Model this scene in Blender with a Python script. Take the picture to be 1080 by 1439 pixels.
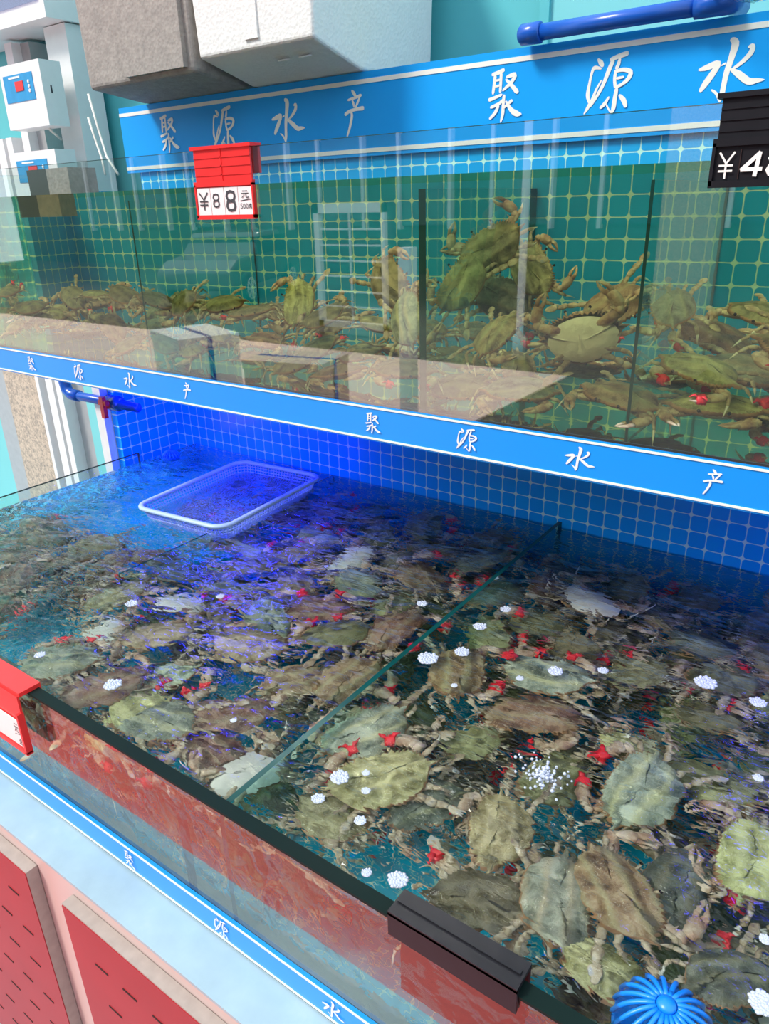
import bpy, bmesh, math, random
from mathutils import Vector, Matrix, noise
R=math.radians
random.seed(7)
scn=bpy.context.scene
for o in list(bpy.data.objects): bpy.data.objects.remove(o)
COL=scn.collection
# ------------------------------------------------------------------ camera (x right along the tanks, y away, z up; floor z=0)
YAW,PIT,ROL,FPX=-.630591588,.398013231,-.0275224771,1029.56
fw=Vector((math.sin(YAW)*math.cos(PIT),math.cos(YAW)*math.cos(PIT),-math.sin(PIT)))
rt=Vector((math.cos(YAW),-math.sin(YAW),0)); up=rt.cross(fw)
c_,s_=math.cos(ROL),math.sin(ROL)
RT=c_*rt+s_*up; UP=-s_*rt+c_*up
CP=Vector((0,0,1.6))
cd=bpy.data.cameras.new('camera'); cam=bpy.data.objects.new('camera',cd); COL.objects.link(cam)
m=Matrix((RT,UP,-fw)).transposed().to_4x4(); m.translation=CP; cam.matrix_world=m
cd.sensor_fit='VERTICAL'; cd.sensor_height=36; cd.sensor_width=27; cd.lens=FPX/1439*36; cd.clip_start=.02; cd.clip_end=200
scn.camera=cam
# ------------------------------------------------------------------ light
w=bpy.data.worlds.new('world'); scn.world=w; w.use_nodes=True
bg=w.node_tree.nodes['Background']; bg.inputs[0].default_value=(.80,.90,1,1); bg.inputs[1].default_value=1.55
sd=bpy.data.lights.new('sun','SUN'); sd.energy=3.8; sd.angle=R(14); sd.color=(1,.93,.84)
so=bpy.data.objects.new('sun',sd); COL.objects.link(so); so.location=(-3,-4,5)
so.rotation_euler=Vector((-.48,-.62,.85)).to_track_quat('Z','Y').to_euler()
scn.view_settings.view_transform='Standard'; scn.view_settings.look='None'
scn.view_settings.exposure=0.0; scn.view_settings.gamma=1; scn.view_settings.use_curve_mapping=False
scn.cycles.max_bounces=14; scn.cycles.transmission_bounces=12; scn.cycles.transparent_max_bounces=16
scn.cycles.caustics_refractive=True; scn.cycles.caustics_reflective=False
scn.cycles.sample_clamp_indirect=12.0
G=-.36
Z0=.8                                                # lower water level
def ray(x,y): return (RT*((x-540)/FPX)-UP*((y-719.5)/FPX)+fw)
def on(x,y,ax,v):
    d=ray(x,y); t=(v-CP[ax])/d[ax]; return CP+t*d
def onw(x,y,depth,n=1.33):                            # a spot under the lower water
    p=on(x,y,2,Z0); d=(p-CP).normalized(); h=Vector((d.x,d.y,0)); s=h.length/n; h.normalize()
    return p+h*(s/math.sqrt(1-s*s))*depth+Vector((0,0,-depth))
# ------------------------------------------------------------------ materials
def mat(name):
    m=bpy.data.materials.new(name); m.use_nodes=True; nt=m.node_tree
    return m,nt,nt.nodes['Principled BSDF']
def N(nt,t,**k):
    n=nt.nodes.new(t)
    for a,b in k.items(): setattr(n,a,b)
    return n
def MA(nt,op,a,b=None,c=None):
    n=nt.nodes.new('ShaderNodeMath'); n.operation=op
    for i,v in enumerate((a,b,c)):
        if v is None: continue
        if isinstance(v,(int,float)): n.inputs[i].default_value=v
        else: nt.links.new(v,n.inputs[i])
    return n.outputs[0]
def MX(nt,f,a,b):
    n=nt.nodes.new('ShaderNodeMix'); n.data_type='RGBA'
    for i,v in ((0,f),(6,a),(7,b)):
        if isinstance(v,(int,float)): n.inputs[i].default_value=v
        elif isinstance(v,tuple): n.inputs[i].default_value=(*v[:3],1)
        else: nt.links.new(v,n.inputs[i])
    return n.outputs[2]
def noise_t(nt,scale,detail=3,rough=.5,coord='Object',vec=None,dist=0):
    n=nt.nodes.new('ShaderNodeTexNoise'); n.inputs['Scale'].default_value=scale; n.inputs['Detail'].default_value=detail
    n.inputs['Roughness'].default_value=rough; n.inputs['Distortion'].default_value=dist
    if vec is None:
        tc=nt.nodes.new('ShaderNodeTexCoord'); vec=tc.outputs[coord]
    nt.links.new(vec,n.inputs['Vector']); return n.outputs['Fac']
def ramp(nt,f,stops):
    r=nt.nodes.new('ShaderNodeValToRGB'); e=r.color_ramp.elements
    while len(e)<len(stops): e.new(.5)
    for i,(p,c) in enumerate(stops): e[i].position=p; e[i].color=(*c,1) if len(c)==3 else c
    nt.links.new(f,r.inputs[0]); return r.outputs[0]
def bump(nt,b,h,strength,dist=.01):
    n=nt.nodes.new('ShaderNodeBump'); n.inputs['Strength'].default_value=strength; n.inputs['Distance'].default_value=dist
    nt.links.new(h,n.inputs['Height']); nt.links.new(n.outputs[0],b.inputs['Normal']); return n
def simple(name,c,rough=.5,metal=0,var=.12,scale=30,bs=0,spec=.5):
    m,nt,b=mat(name)
    f=noise_t(nt,scale,4)
    col=MX(nt,f,tuple(x*(1-var) for x in c),tuple(min(1,x*(1+var)) for x in c))
    nt.links.new(col,b.inputs['Base Color']); b.inputs['Roughness'].default_value=rough; b.inputs['Metallic'].default_value=metal; b.inputs['Specular IOR Level'].default_value=spec
    if bs: bump(nt,b,f,bs)
    return m
def tiles(name,tile,tile2,grout,au,av,pitch=.041,gw=.0016,rad=.0075,ou=0,ov=0,rough=.25):
    m,nt,b=mat(name); g=nt.nodes.new('ShaderNodeNewGeometry'); s=nt.nodes.new('ShaderNodeSeparateXYZ')
    nt.links.new(g.outputs['Position'],s.inputs[0])
    q=[];idx=[]
    for a,o in ((au,ou),(av,ov)):
        t=MA(nt,'MULTIPLY_ADD',s.outputs[a],1/pitch,o+200.5)
        idx.append(MA(nt,'FLOOR',t))
        t=MA(nt,'ABSOLUTE',MA(nt,'SUBTRACT',MA(nt,'FRACT',t),.5))
        q.append(MA(nt,'SUBTRACT',t,(pitch/2-gw-rad)/pitch))
    ex=MA(nt,'MAXIMUM',q[0],0); ey=MA(nt,'MAXIMUM',q[1],0)
    d=MA(nt,'SQRT',MA(nt,'ADD',MA(nt,'MULTIPLY',ex,ex),MA(nt,'MULTIPLY',ey,ey)))
    f=MA(nt,'MULTIPLY_ADD',d,40.0,-rad/pitch*40.0); f=MA(nt,'MINIMUM',MA(nt,'MAXIMUM',f,0),1)
    cx=nt.nodes.new('ShaderNodeCombineXYZ'); nt.links.new(idx[0],cx.inputs[0]); nt.links.new(idx[1],cx.inputs[1])
    wn=nt.nodes.new('ShaderNodeTexWhiteNoise'); nt.links.new(cx.outputs[0],wn.inputs['Vector'])
    tc=MX(nt,wn.outputs['Value'],tile,tile2)
    col=MX(nt,f,tc,grout); nt.links.new(col,b.inputs['Base Color'])
    b.inputs['Roughness'].default_value=rough; bump(nt,b,MA(nt,'SUBTRACT',1,f),.2,.002)
    return m
TB=(.004,.40,.93);TB2=(.008,.46,.97);TG=(.60,.97,.90)
M={}
M['tile_back']=tiles('tile_back',TB,TB2,TG,0,2,ov=.35)
M['tile_side']=tiles('tile_side',TB,TB2,TG,1,2,ov=.35)
M['tile_floor']=tiles('tile_floor',(.01,.50,.85),(.02,.56,.90),(.65,.92,.92),0,1)
M['blue']=simple('sign_blue',(.004,.29,.86),.28,var=.06,scale=4)
M['blue_up']=simple('sign_blue_upper',(.004,.36,.97),.32,var=.08,scale=4)
M['letter']=simple('letter_white',(.86,.86,.82),.5,var=.05)
M['white']=simple('white_paint',(.80,.80,.80),.4,var=.05)
M['pink_bounce']=simple('frame_pink_bounce',(.62,.46,.43),.35,var=.04,scale=6)  # pink bounce from the red ground, painted into the frame colour
M['teal']=simple('teal_paint',(.10,.50,.54),.5,var=.08,scale=3)
M['teal_light']=simple('teal_light',(.20,.62,.64),.5,var=.05,scale=3)
M['grey']=simple('grey_metal',(.45,.47,.48),.4,.3)
M['dark']=simple('dark_plastic',(.012,.012,.016),.4,var=.3,spec=.25)
M['red']=simple('red_plastic',(.78,.03,.03),.3,var=.1)
M['orange']=simple('orange_band',(.85,.16,.04),.45)
M['band']=simple('red_band',(.80,.02,.035),.4,var=.2)
M['pipe']=simple('blue_pipe',(.01,.10,.52),.25,var=.1)
M['domeblue']=simple('blue_strainer_plastic',(.005,.22,.80),.35,var=.05)
M['basket']=simple('basket_plastic',(.40,.55,.92),.4,var=.05)
M['card']=simple('paper_card',(.85,.82,.82),.6,var=.03)
M['ink']=simple('card_ink',(.05,.05,.06),.6)
M['cable']=simple('cable_white',(.72,.70,.66),.5)
M['door']=simple('red_door',(.36,.022,.03),.45,var=.15,scale=8,spec=.22)
M['dooredge']=simple('door_edge',(.36,.31,.28),.5,var=.2,scale=60)
M['slot']=simple('slot_dark',(.02,.005,.005),.8)
def ledge_m():
    m,nt,b=mat('ledge_stone'); f=noise_t(nt,9,6,.6); g=noise_t(nt,2.5,2)
    c=ramp(nt,f,[(.3,(.30,.42,.49)),(.6,(.36,.50,.57)),(.75,(.44,.56,.62))]); nt.links.new(c,b.inputs['Base Color'])
    b.inputs['Roughness'].default_value=.4; return m
M['ledge']=ledge_m()
def foam_m(name,c1,c2,sc):
    m,nt,b=mat(name); v=nt.nodes.new('ShaderNodeTexVoronoi'); v.inputs['Scale'].default_value=sc
    tc=nt.nodes.new('ShaderNodeTexCoord'); nt.links.new(tc.outputs['Object'],v.inputs['Vector'])
    f=noise_t(nt,sc*.4,5,.7)
    nt.links.new(MX(nt,f,c1,c2),b.inputs['Base Color']); b.inputs['Roughness'].default_value=.8
    bump(nt,b,v.outputs['Distance'],.25,.004); return m
M['foam']=foam_m('white_foam',(.74,.75,.74),(.86,.87,.86),120)
M['oldfoam']=foam_m('old_foam',(.16,.15,.145),(.50,.46,.42),110)
def granite():
    m,nt,b=mat('granite'); f=noise_t(nt,60,6,.8); c=ramp(nt,f,[(.35,(.20,.18,.17)),(.48,(.48,.38,.28)),(.6,(.68,.55,.42))])
    nt.links.new(c,b.inputs['Base Color']); b.inputs['Roughness'].default_value=.35; return m
M['granite']=granite()
def glass_pane(name,tint=(.93,.99,.97),ior=1.75):
    m=bpy.data.materials.new(name); m.use_nodes=True; nt=m.node_tree; nt.nodes.clear()
    o=N(nt,'ShaderNodeOutputMaterial'); t=N(nt,'ShaderNodeBsdfTransparent'); g=N(nt,'ShaderNodeBsdfGlossy'); mx=N(nt,'ShaderNodeMixShader')
    t.inputs[0].default_value=(*tint,1); g.inputs['Roughness'].default_value=0.015; g.inputs[0].default_value=(1,1,1,1)
    fr=N(nt,'ShaderNodeFresnel'); fr.inputs['IOR'].default_value=ior; ge=N(nt,'ShaderNodeNewGeometry')
    f=MA(nt,'MULTIPLY',fr.outputs[0],MA(nt,'SUBTRACT',1,ge.outputs['Backfacing']))
    nt.links.new(f,mx.inputs[0]); nt.links.new(t.outputs[0],mx.inputs[1]); nt.links.new(g.outputs[0],mx.inputs[2]); nt.links.new(mx.outputs[0],o.inputs[0])
    return m
M['pane']=glass_pane('tank_glass',ior=2.0); M['pane_up']=glass_pane('display_glass',ior=2.75)
M['divider']=glass_pane('divider_glass',(.80,.95,.93),1.3)
def edge_m():
    m,nt,b=mat('glass_edge'); f=noise_t(nt,6,3)
    nt.links.new(MX(nt,f,(.002,.035,.034),(.004,.085,.08)),b.inputs['Base Color']); b.inputs['Roughness'].default_value=.3; b.inputs['Specular IOR Level'].default_value=.3; return m
M['edge']=edge_m()
M['rim']=simple('rim_edge',(.004,.014,.012),.5,var=.3,scale=5,spec=.12)
def water_m(name,tint,sc,strength,aniso=(1,1,1),rot=0,fine=1.0):
    m=bpy.data.materials.new(name); m.use_nodes=True; nt=m.node_tree; nt.nodes.clear()
    o=N(nt,'ShaderNodeOutputMaterial'); g=N(nt,'ShaderNodeBsdfGlass'); g.inputs['IOR'].default_value=1.33; g.inputs['Roughness'].default_value=0
    g.inputs[0].default_value=(*tint,1)
    ge=N(nt,'ShaderNodeNewGeometry'); mp=N(nt,'ShaderNodeMapping'); mp.inputs['Scale'].default_value=aniso; mp.inputs['Rotation'].default_value=(0,0,rot)
    nt.links.new(ge.outputs['Position'],mp.inputs[0])
    a=noise_t(nt,sc,2,.5,vec=mp.outputs[0],dist=.6); b=noise_t(nt,sc*3.2,2,.5,vec=mp.outputs[0],dist=.4)
    h=MA(nt,'MULTIPLY_ADD',b,.25*fine,a)
    bp=N(nt,'ShaderNodeBump'); bp.inputs['Strength'].default_value=strength; bp.inputs['Distance'].default_value=.020
    nt.links.new(h,bp.inputs['Height']); nt.links.new(bp.outputs[0],g.inputs['Normal']); nt.links.new(g.outputs[0],o.inputs[0]); return m
M['water']=water_m('tank_water',(.97,1,.99),7.5,1.0,(1,2.0,1),.6,1.5)
wn_=M['water'].node_tree; va_=N(wn_,'ShaderNodeVolumeAbsorption'); va_.inputs[0].default_value=(.30,.62,.52,1); va_.inputs[1].default_value=2.2; wn_.links.new(va_.outputs[0],[n for n in wn_.nodes if n.type=='OUTPUT_MATERIAL'][0].inputs['Volume'])
M['water2']=water_m('display_water',(1,.945,.64),6,.03)
# crab
def carapace_m(name,a,b_,c):
    m,nt,b=mat(name); oi=N(nt,'ShaderNodeObjectInfo'); tc=N(nt,'ShaderNodeTexCoord')
    va=N(nt,'ShaderNodeVectorMath'); va.operation='ADD'; nt.links.new(tc.outputs['Object'],va.inputs[0])
    cb=N(nt,'ShaderNodeCombineXYZ'); nt.links.new(MA(nt,'MULTIPLY',oi.outputs['Random'],9.0),cb.inputs[2]); nt.links.new(cb.outputs[0],va.inputs[1])
    f=noise_t(nt,5,5,.62,vec=va.outputs[0],dist=.5)
    col=ramp(nt,f,[(.34,a),(.48,b_),(.62,c)])
    alt=ramp(nt,f,[(.34,(.10,.05,.025)),(.48,(.27,.16,.08)),(.62,(.46,.33,.19))]); alt2=ramp(nt,f,[(.34,(.07,.085,.06)),(.48,(.20,.22,.16)),(.62,(.38,.40,.30))])
    sc_=N(nt,'ShaderNodeSeparateColor'); nt.links.new(oi.outputs['Color'],sc_.inputs[0]); r2=sc_.outputs[0]; lum=sc_.outputs[1]
    col=MX(nt,MA(nt,'GREATER_THAN',r2,.62),col,alt); col=MX(nt,MA(nt,'LESS_THAN',r2,.26),col,alt2)
    wv=N(nt,'ShaderNodeTexWave'); wv.wave_type='BANDS'; wv.bands_direction='Y'; wv.inputs['Scale'].default_value=1.5; wv.inputs['Distortion'].default_value=4.5; wv.inputs['Detail Scale'].default_value=1.2; wv.inputs['Detail'].default_value=2
    nt.links.new(va.outputs[0],wv.inputs[0])
    col=MX(nt,MA(nt,'MULTIPLY',MA(nt,'POWER',wv.outputs['Fac'],3.0),.55),col,c)
    sp=noise_t(nt,60,2,.6,vec=va.outputs[0]); col=MX(nt,MA(nt,'MULTIPLY',MA(nt,'GREATER_THAN',sp,.63),.5),col,(.45,.40,.27))
    hs=N(nt,'ShaderNodeHueSaturation'); nt.links.new(col,hs.inputs['Color'])
    nt.links.new(MA(nt,'MULTIPLY_ADD',oi.outputs['Random'],.08,.46),hs.inputs['Hue']); nt.links.new(MA(nt,'MULTIPLY',MA(nt,'MULTIPLY',lum,1.6),MA(nt,'MULTIPLY_ADD',oi.outputs['Random'],.3,.85)),hs.inputs['Value'])
    nt.links.new(hs.outputs[0],b.inputs['Base Color']); b.inputs['Roughness'].default_value=.42
    bump(nt,b,MA(nt,'ADD',sp,MA(nt,'MULTIPLY',wv.outputs['Fac'],3.0)),.30,.03); return m
M['shell']=carapace_m('crab_shell',(.09,.078,.03),(.24,.21,.09),(.44,.40,.21))
M['shellrim']=simple('crab_teeth',(.40,.22,.11),.5,var=.35,scale=14)
def leg_m():
    m,nt,b=mat('crab_leg'); f=noise_t(nt,7,5,.6); oi=N(nt,'ShaderNodeObjectInfo')
    c=ramp(nt,f,[(.32,(.16,.10,.13)),(.45,(.34,.25,.15)),(.6,(.55,.46,.32)),(.75,(.36,.40,.50))])
    nt.links.new(c,b.inputs['Base Color']); b.inputs['Roughness'].default_value=.4; bump(nt,b,noise_t(nt,50,2),.15,.02); return m
M['leg']=leg_m()
def claw_m():
    m,nt,b=mat('crab_claw'); f=noise_t(nt,5,5,.6)
    c=ramp(nt,f,[(.3,(.20,.09,.10)),(.45,(.42,.26,.16)),(.6,(.62,.50,.36)),(.75,(.60,.42,.42))])
    nt.links.new(c,b.inputs['Base Color']); b.inputs['Roughness'].default_value=.38; bump(nt,b,noise_t(nt,30,2),.2,.02); return m
M['claw']=claw_m()
M['belly']=simple('crab_belly',(.72,.69,.60),.45,var=.22,scale=9,bs=.3)
M['eye']=simple('crab_eye',(.02,.01,.015),.15)
def bub():
    m,nt,b=mat('foam_bubble'); b.inputs['Base Color'].default_value=(.62,.68,.80,1); b.inputs['Roughness'].default_value=.08
    b.inputs['Alpha'].default_value=.75; return m
M['bubble']=bub()
# ------------------------------------------------------------------ mesh helpers
class MB:
    def __init__(s): s.v=[];s.f=[];s.m=[];s.mats=[]
    def mi(s,m):
        if m not in s.mats: s.mats.append(m)
        return s.mats.index(m)
    def add(s,vs,fs,m):
        o=len(s.v); i=s.mi(m); s.v+= [tuple(v) for v in vs]
        for f in fs: s.f.append(tuple(o+k for k in f)); s.m.append(i)
    def box(s,a,b,m,edge=None,thin=1):
        x0,y0,z0=a;x1,y1,z1=b
        vs=[(x0,y0,z0),(x1,y0,z0),(x1,y1,z0),(x0,y1,z0),(x0,y0,z1),(x1,y0,z1),(x1,y1,z1),(x0,y1,z1)]
        fs=[(0,3,2,1),(4,5,6,7),(0,1,5,4),(2,3,7,6),(1,2,6,5),(3,0,4,7)]; ax=[2,2,1,1,0,0]
        for f,a_ in zip(fs,ax):
            s.add([vs[k] for k in f],[(0,1,2,3)],m if (edge is None or a_==thin) else edge)
    def tube(s,pts,rad,m,n=8,flat=1.0,cap=True,upv=None):
        pts=[Vector(p) for p in pts]; k=len(pts)
        if isinstance(rad,(int,float)): rad=[rad]*k
        vs=[];fs=[]; prev=None
        for i,p in enumerate(pts):
            t=(pts[min(i+1,k-1)]-pts[max(i-1,0)]).normalized()
            u=Vector(upv) if upv else Vector((0,0,1))
            if abs(t.dot(u))>.95: u=Vector((0,1,0))
            if prev is not None: u=prev
            a=t.cross(u).normalized(); b=a.cross(t).normalized(); prev=b
            for j in range(n):
                an=2*math.pi*j/n; vs.append(p+a*(math.cos(an)*rad[i])+b*(math.sin(an)*rad[i]*flat))
        for i in range(k-1):
            for j in range(n): fs.append((i*n+j,i*n+(j+1)%n,(i+1)*n+(j+1)%n,(i+1)*n+j))
        if cap: fs.append(tuple(range(n))[::-1]); fs.append(tuple((k-1)*n+j for j in range(n)))
        s.add(vs,fs,m)
    def lathe(s,c,prof,m,n=24,axis=(0,0,1)):
        q=Vector(axis).to_track_quat('Z','Y'); vs=[];fs=[]
        for r,z in prof:
            for j in range(n):
                a=2*math.pi*j/n; vs.append(Vector(c)+q@Vector((r*math.cos(a),r*math.sin(a),z)))
        for i in range(len(prof)-1):
            for j in range(n): fs.append((i*n+j,i*n+(j+1)%n,(i+1)*n+(j+1)%n,(i+1)*n+j))
        fs.append(tuple(range(n))[::-1]); fs.append(tuple((len(prof)-1)*n+j for j in range(n)))
        s.add(vs,fs,m)
    def build(s,name,parent=None,smooth=False,origin=None):
        me=bpy.data.meshes.new(name); o3=Vector(origin) if origin else Vector()
        me.from_pydata([tuple(Vector(v)-o3) for v in s.v],[],s.f)
        for m in s.mats: me.materials.append(m)
        me.polygons.foreach_set('material_index',s.m)
        if smooth: me.polygons.foreach_set('use_smooth',[True]*len(s.f))
        me.update(); o=bpy.data.objects.new(name,me); COL.objects.link(o); o.location=o3
        if parent: o.parent=parent; 
        return o
def tag(o,label=None,cat=None,group=None,kind=None):
    if label: o['label']=label
    if cat: o['category']=cat
    if group: o['group']=group
    if kind: o['kind']=kind
    return o
def empty(name,loc,label,cat,group=None,rz=0):
    o=bpy.data.objects.new(name,None); COL.objects.link(o); o.location=loc; o.rotation_euler=(0,0,rz); o.empty_display_size=.05
    return tag(o,label,cat,group)
def kid(mb,name,root,smooth=False,local=False,label=None):    # vertices given in world space unless local
    o=mb.build(name,None,smooth)
    if not local:
        me=o.data
        bpy.context.view_layer.update()
        W=root.matrix_world.inverted(); me.transform(W)
    o.parent=root
    if label: o['label']=label
    return o
def struct(mb,name): return tag(mb.build(name),kind='structure')
def bevel(o,w,seg=2):
    b=o.modifiers.new('bevel','BEVEL'); b.width=w; b.segments=seg; b.limit_method='ANGLE'; return o
# ------------------------------------------------------------------ key planes
YB=1.70; YU=1.10; YF=.49; XL=-2.2; XR=.75
UZ0,UZ1=Z0+.378,Z0+.449                               # blue band of the display tank
UW=Z0+.841; UT=Z0+.905                                # display water, glass top
FL=Z0-.25
# setting ----------------------------------------------------------
b=MB(); b.box((XL,YB,FL-.05),(XR,YB+.06,Z0+.93),M['tile_back']); struct(b,'wall_back')
b=MB(); b.box((XL-.03,1.46,FL-.05),(XL,YB+.06,Z0+.36),M['tile_side']); b.box((XL-.03,1.46,UZ1),(XL,YB+.06,Z0+.86),M['tile_side']); struct(b,'wall_left')
b=MB()
b.box((-14,2.05,G),(1.5,2.3,3.2),M['teal'])
struct(b,'wall_shop')
b=MB(); b.box((-34,-25,G-.02),(14,2.3,G),simple('street_asphalt',(.075,.07,.07),.85,var=.4,scale=3)); struct(b,'floor')
b=MB(); b.box((-16,-6.1,G),(-3.3,-2.5,G+.02),simple('street_paving',(.88,.62,.55),.7,var=.22,scale=3)); b.box((-16,-2.5,G),(1.5,2.0,G+.01),M['ledge'] if 'ledge' in M else simple('pale_paving',(.55,.55,.53),.7,var=.2,scale=3)); tag(b.build('floor_paving'),kind='structure')
# lighter teal panel with a seam beside it
b=MB(); p=on(776,10,1,2.04); b.box((p.x,2.03,1.6),(1.4,2.05,3.2),M['teal_light']); b.box((p.x-.025,2.02,1.6),(p.x,2.05,3.2),M['teal']); struct(b,'trim_1')
# window, granite and frames behind the left end of the tanks (facade plane y=2.0)
YW=2.0
def xat(px,py,Y): return on(px,py,1,Y).x
def strip_v(mb,pl,pr,m,Y=YW,z0=G,z1=1.9,py=560,th=.04): mb.box((xat(pl,py,Y),Y-th,z0),(xat(pr,py,Y),Y+.04,z1),m)
b=MB(); strip_v(b,28,79,M['granite'],th=.06,z1=1.5); struct(b,'trim_2')
b=MB(); strip_v(b,-60,4,M['teal_light'],z1=1.6); strip_v(b,4,28,M['grey'],z1=1.6)
strip_v(b,79,83,M['white'],th=.09); strip_v(b,83,90,M['grey']); strip_v(b,90,99,M['white'],th=.08); strip_v(b,99,103,M['grey']); strip_v(b,103,110,M['white'],th=.08); strip_v(b,110,128,M['grey'],th=.02); struct(b,'window_1')
b=MB(); strip_v(b,128,158,M['teal_light'],z1=1.5,th=.03); struct(b,'trim_3')
b=MB(); b.box((XL-.075,1.43,FL-.05),(XL-.032,1.47,Z0+.36),M['white']); struct(b,'trim_4')
# ------------------------------------------------------------------ lower tank
tank=empty('holding_tank',(-.8,YF,FL),'large lower glass tank full of crabs, wide blue strip along its foot','fish tank')
b=MB(); b.box((-2.12,YF-.004,Z0-.242),(XR,YF+.008,Z0+.03),M['pane'],M['rim'],1); kid(b,'front_glass',tank)
b=MB(); b.box((-2.12,YF-.006,Z0+.030),(XR,YF+.014,Z0+.034),M['rim']); kid(b,'glass_rim',tank,label='dark green polished top edge of the front glass')
b=MB(); b.box((-2.112,YF+.008,FL),(-2.10,1.455,Z0+.03),M['pane'],M['rim'],0); kid(b,'end_glass',tank)
b=MB(); b.box((-.673,YF+.012,FL),(-.663,YB-.002,Z0+.016),M['divider'],M['edge'],0); kid(b,'divider',tank,label='teal edged glass divider running front to back')
b=MB(); xd=on(223,780,2,Z0).x; b.box((xd-.003,YF+.4,FL),(xd+.003,YB-.002,Z0-.004),M['divider'],M['edge'],0); kid(b,'divider',tank,label='thin sunken divider below the basket')
b=MB(); b.box((-2.19,YF+.012,FL-.02),(XR,YB-.001,FL),M['tile_floor']); kid(b,'tiled_bottom',tank,label='bright blue tiled bottom')
b=MB(); b.box((-2.10,YF+.0125,FL),(XR,YF+.11,FL+.006),simple('painted_reflection',(.30,.32,.28),.8,var=.4,scale=12)); kid(b,'reflection_strip',tank,label='grey painted reflection of paving along the foot of the front glass')  # grey-green strip painted to stand in for paving reflected in the glass
b=MB(); q=on(270,1200,1,YF+.02); b.box((q.x-.005,YF+.009,FL),(q.x+.005,YF+.03,Z0-.052),M['divider'],M['edge'],1); kid(b,'glass_brace',tank)
b=MB(); b.box((-2.12,YF-.009,Z0-.2429),(XR,YF-.004,Z0-.238),M['dark']); kid(b,'shadow_gap',tank)  # dark strip painted in for the shadow gap beneath the blue strip
b=MB(); b.box((-2.12,YF-.010,Z0-.239),(XR,YF-.0045,Z0-.183),M['blue']); sp=kid(b,'blue_strip',tank)
for z in (-.237,-.188): 
    b=MB(); b.box((-2.12,YF-.0112,Z0+z),(XR,YF-.010,Z0+z+.0035),M['letter']); kid(b,'white_line',sp,local=False)
# ledge and cabinet
cab=empty('tank_cabinet',(-.8,.42,G),'cabinet under the lower tank with pale blue ledge and red slotted doors','cabinet')
YC=.412; zl=Z0-.243
b=MB(); b.box((-2.6,YC-.004,zl-.006),(XR,YF+.012,zl),M['ledge']); bevel(kid(b,'ledge',cab,label='pale blue ledge board'),.0015)
b=MB(); b.box((-2.6,YC,G+.01),(XR,YC+.03,zl-.006),M['pink_bounce']); kid(b,'front_frame',cab)
def pxy(p,Y=YC-.02): v=on(p[0],p[1],1,Y); return v
d1=pxy((38,1226)); d2=pxy((88,1268))
def door(x0,x1,z1,lab):
    r=empty_local=None
    b=MB(); b.box((x0,YC-.022,G+.08),(x1,YC-.001,z1),M['dooredge']); b.box((x0+.0015,YC-.0235,G+.0815),(x1-.0015,YC-.022,z1-.003),M['door'])
    dr=kid(b,'door',cab,label=lab)
    s=MB(); 
    rows=0; z=z1-.095
    while z>G+.17:
        n=0; x=x0+.07+(.012 if rows%2 else 0)
        while x<x1-.05:
            s=MB(); s.box((x,YC-.0245,z),(x+.036,YC-.0235,z+.0035),M['slot']); kid(s,'vent_slot',dr); x+=.076
        z-=.098; rows+=1
door(d1.x-.62,d1.x,d1.z,'red door with black slots, left one'); door(d2.x,d2.x+.62,d2.z,'red door with black slots, right one')
# water body
b=MB(); nx,ny=2,2
b.box((-2.099,YF+.0085,FL-.01),(XR-.02,YB+.01,Z0),M['water']); o=b.build('water'); tag(o,'rippled clear water filling the lower crab tank','water',kind='stuff')
# ------------------------------------------------------------------ display tank
XU=-2.28
up_=empty('display_tank',(-.8,YU,UZ0),'upper glass display tank of crabs above the lower tank, white lettered blue band','fish tank')
b=MB(); b.box((XU,YU+.001,UZ0+.003),(XR,YB-.001,UZ1),simple('tank_base',(.05,.10,.16),.5)); kid(b,'base',up_)
b=MB(); b.box((XU,YU-.012,UZ0),(XR,YU,UZ1),M['blue']); band=kid(b,'blue_band',up_)
for z in (UZ0+.003,UZ1-.007):
    b=MB(); b.box((XU,YU-.0135,z),(XR,YU-.012,z+.0035),M['letter']); kid(b,'white_line',band)
b=MB(); b.box((XU,YU-.012,UZ1),(XR,YU,UT),M['pane_up'],M['edge'],1); kid(b,'front_glass',up_)
b=MB(); b.box((XU,YU,UZ1),(XU+.01,1.46,UT),M['pane'],M['edge'],0); kid(b,'end_glass',up_)
def on_u(px,py): return on(px,py,1,YU)
for px_,py_,lab in ((180,290,'leftmost glass divider of the upper tank'),(592,400,'middle glass divider of the upper tank with thick teal edge'),(901,400,'right glass divider of the upper tank')):
    x=on_u(px_,py_).x; t=.007 if px_==592 else .0025
    b=MB(); b.box((x-t,YU+.004,UZ1+.001),(x+t,YB-.002,UW-.02),M['divider'],M['edge'],0); kid(b,'divider',up_,label=lab)
b=MB(); b.box((XU+.011,YU+.0015,UZ1+.0005),(XR-.01,YB+.01,UW),M['water2']); o=b.build('water'); tag(o,'greenish water in the upper display tank','water',kind='stuff')
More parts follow.
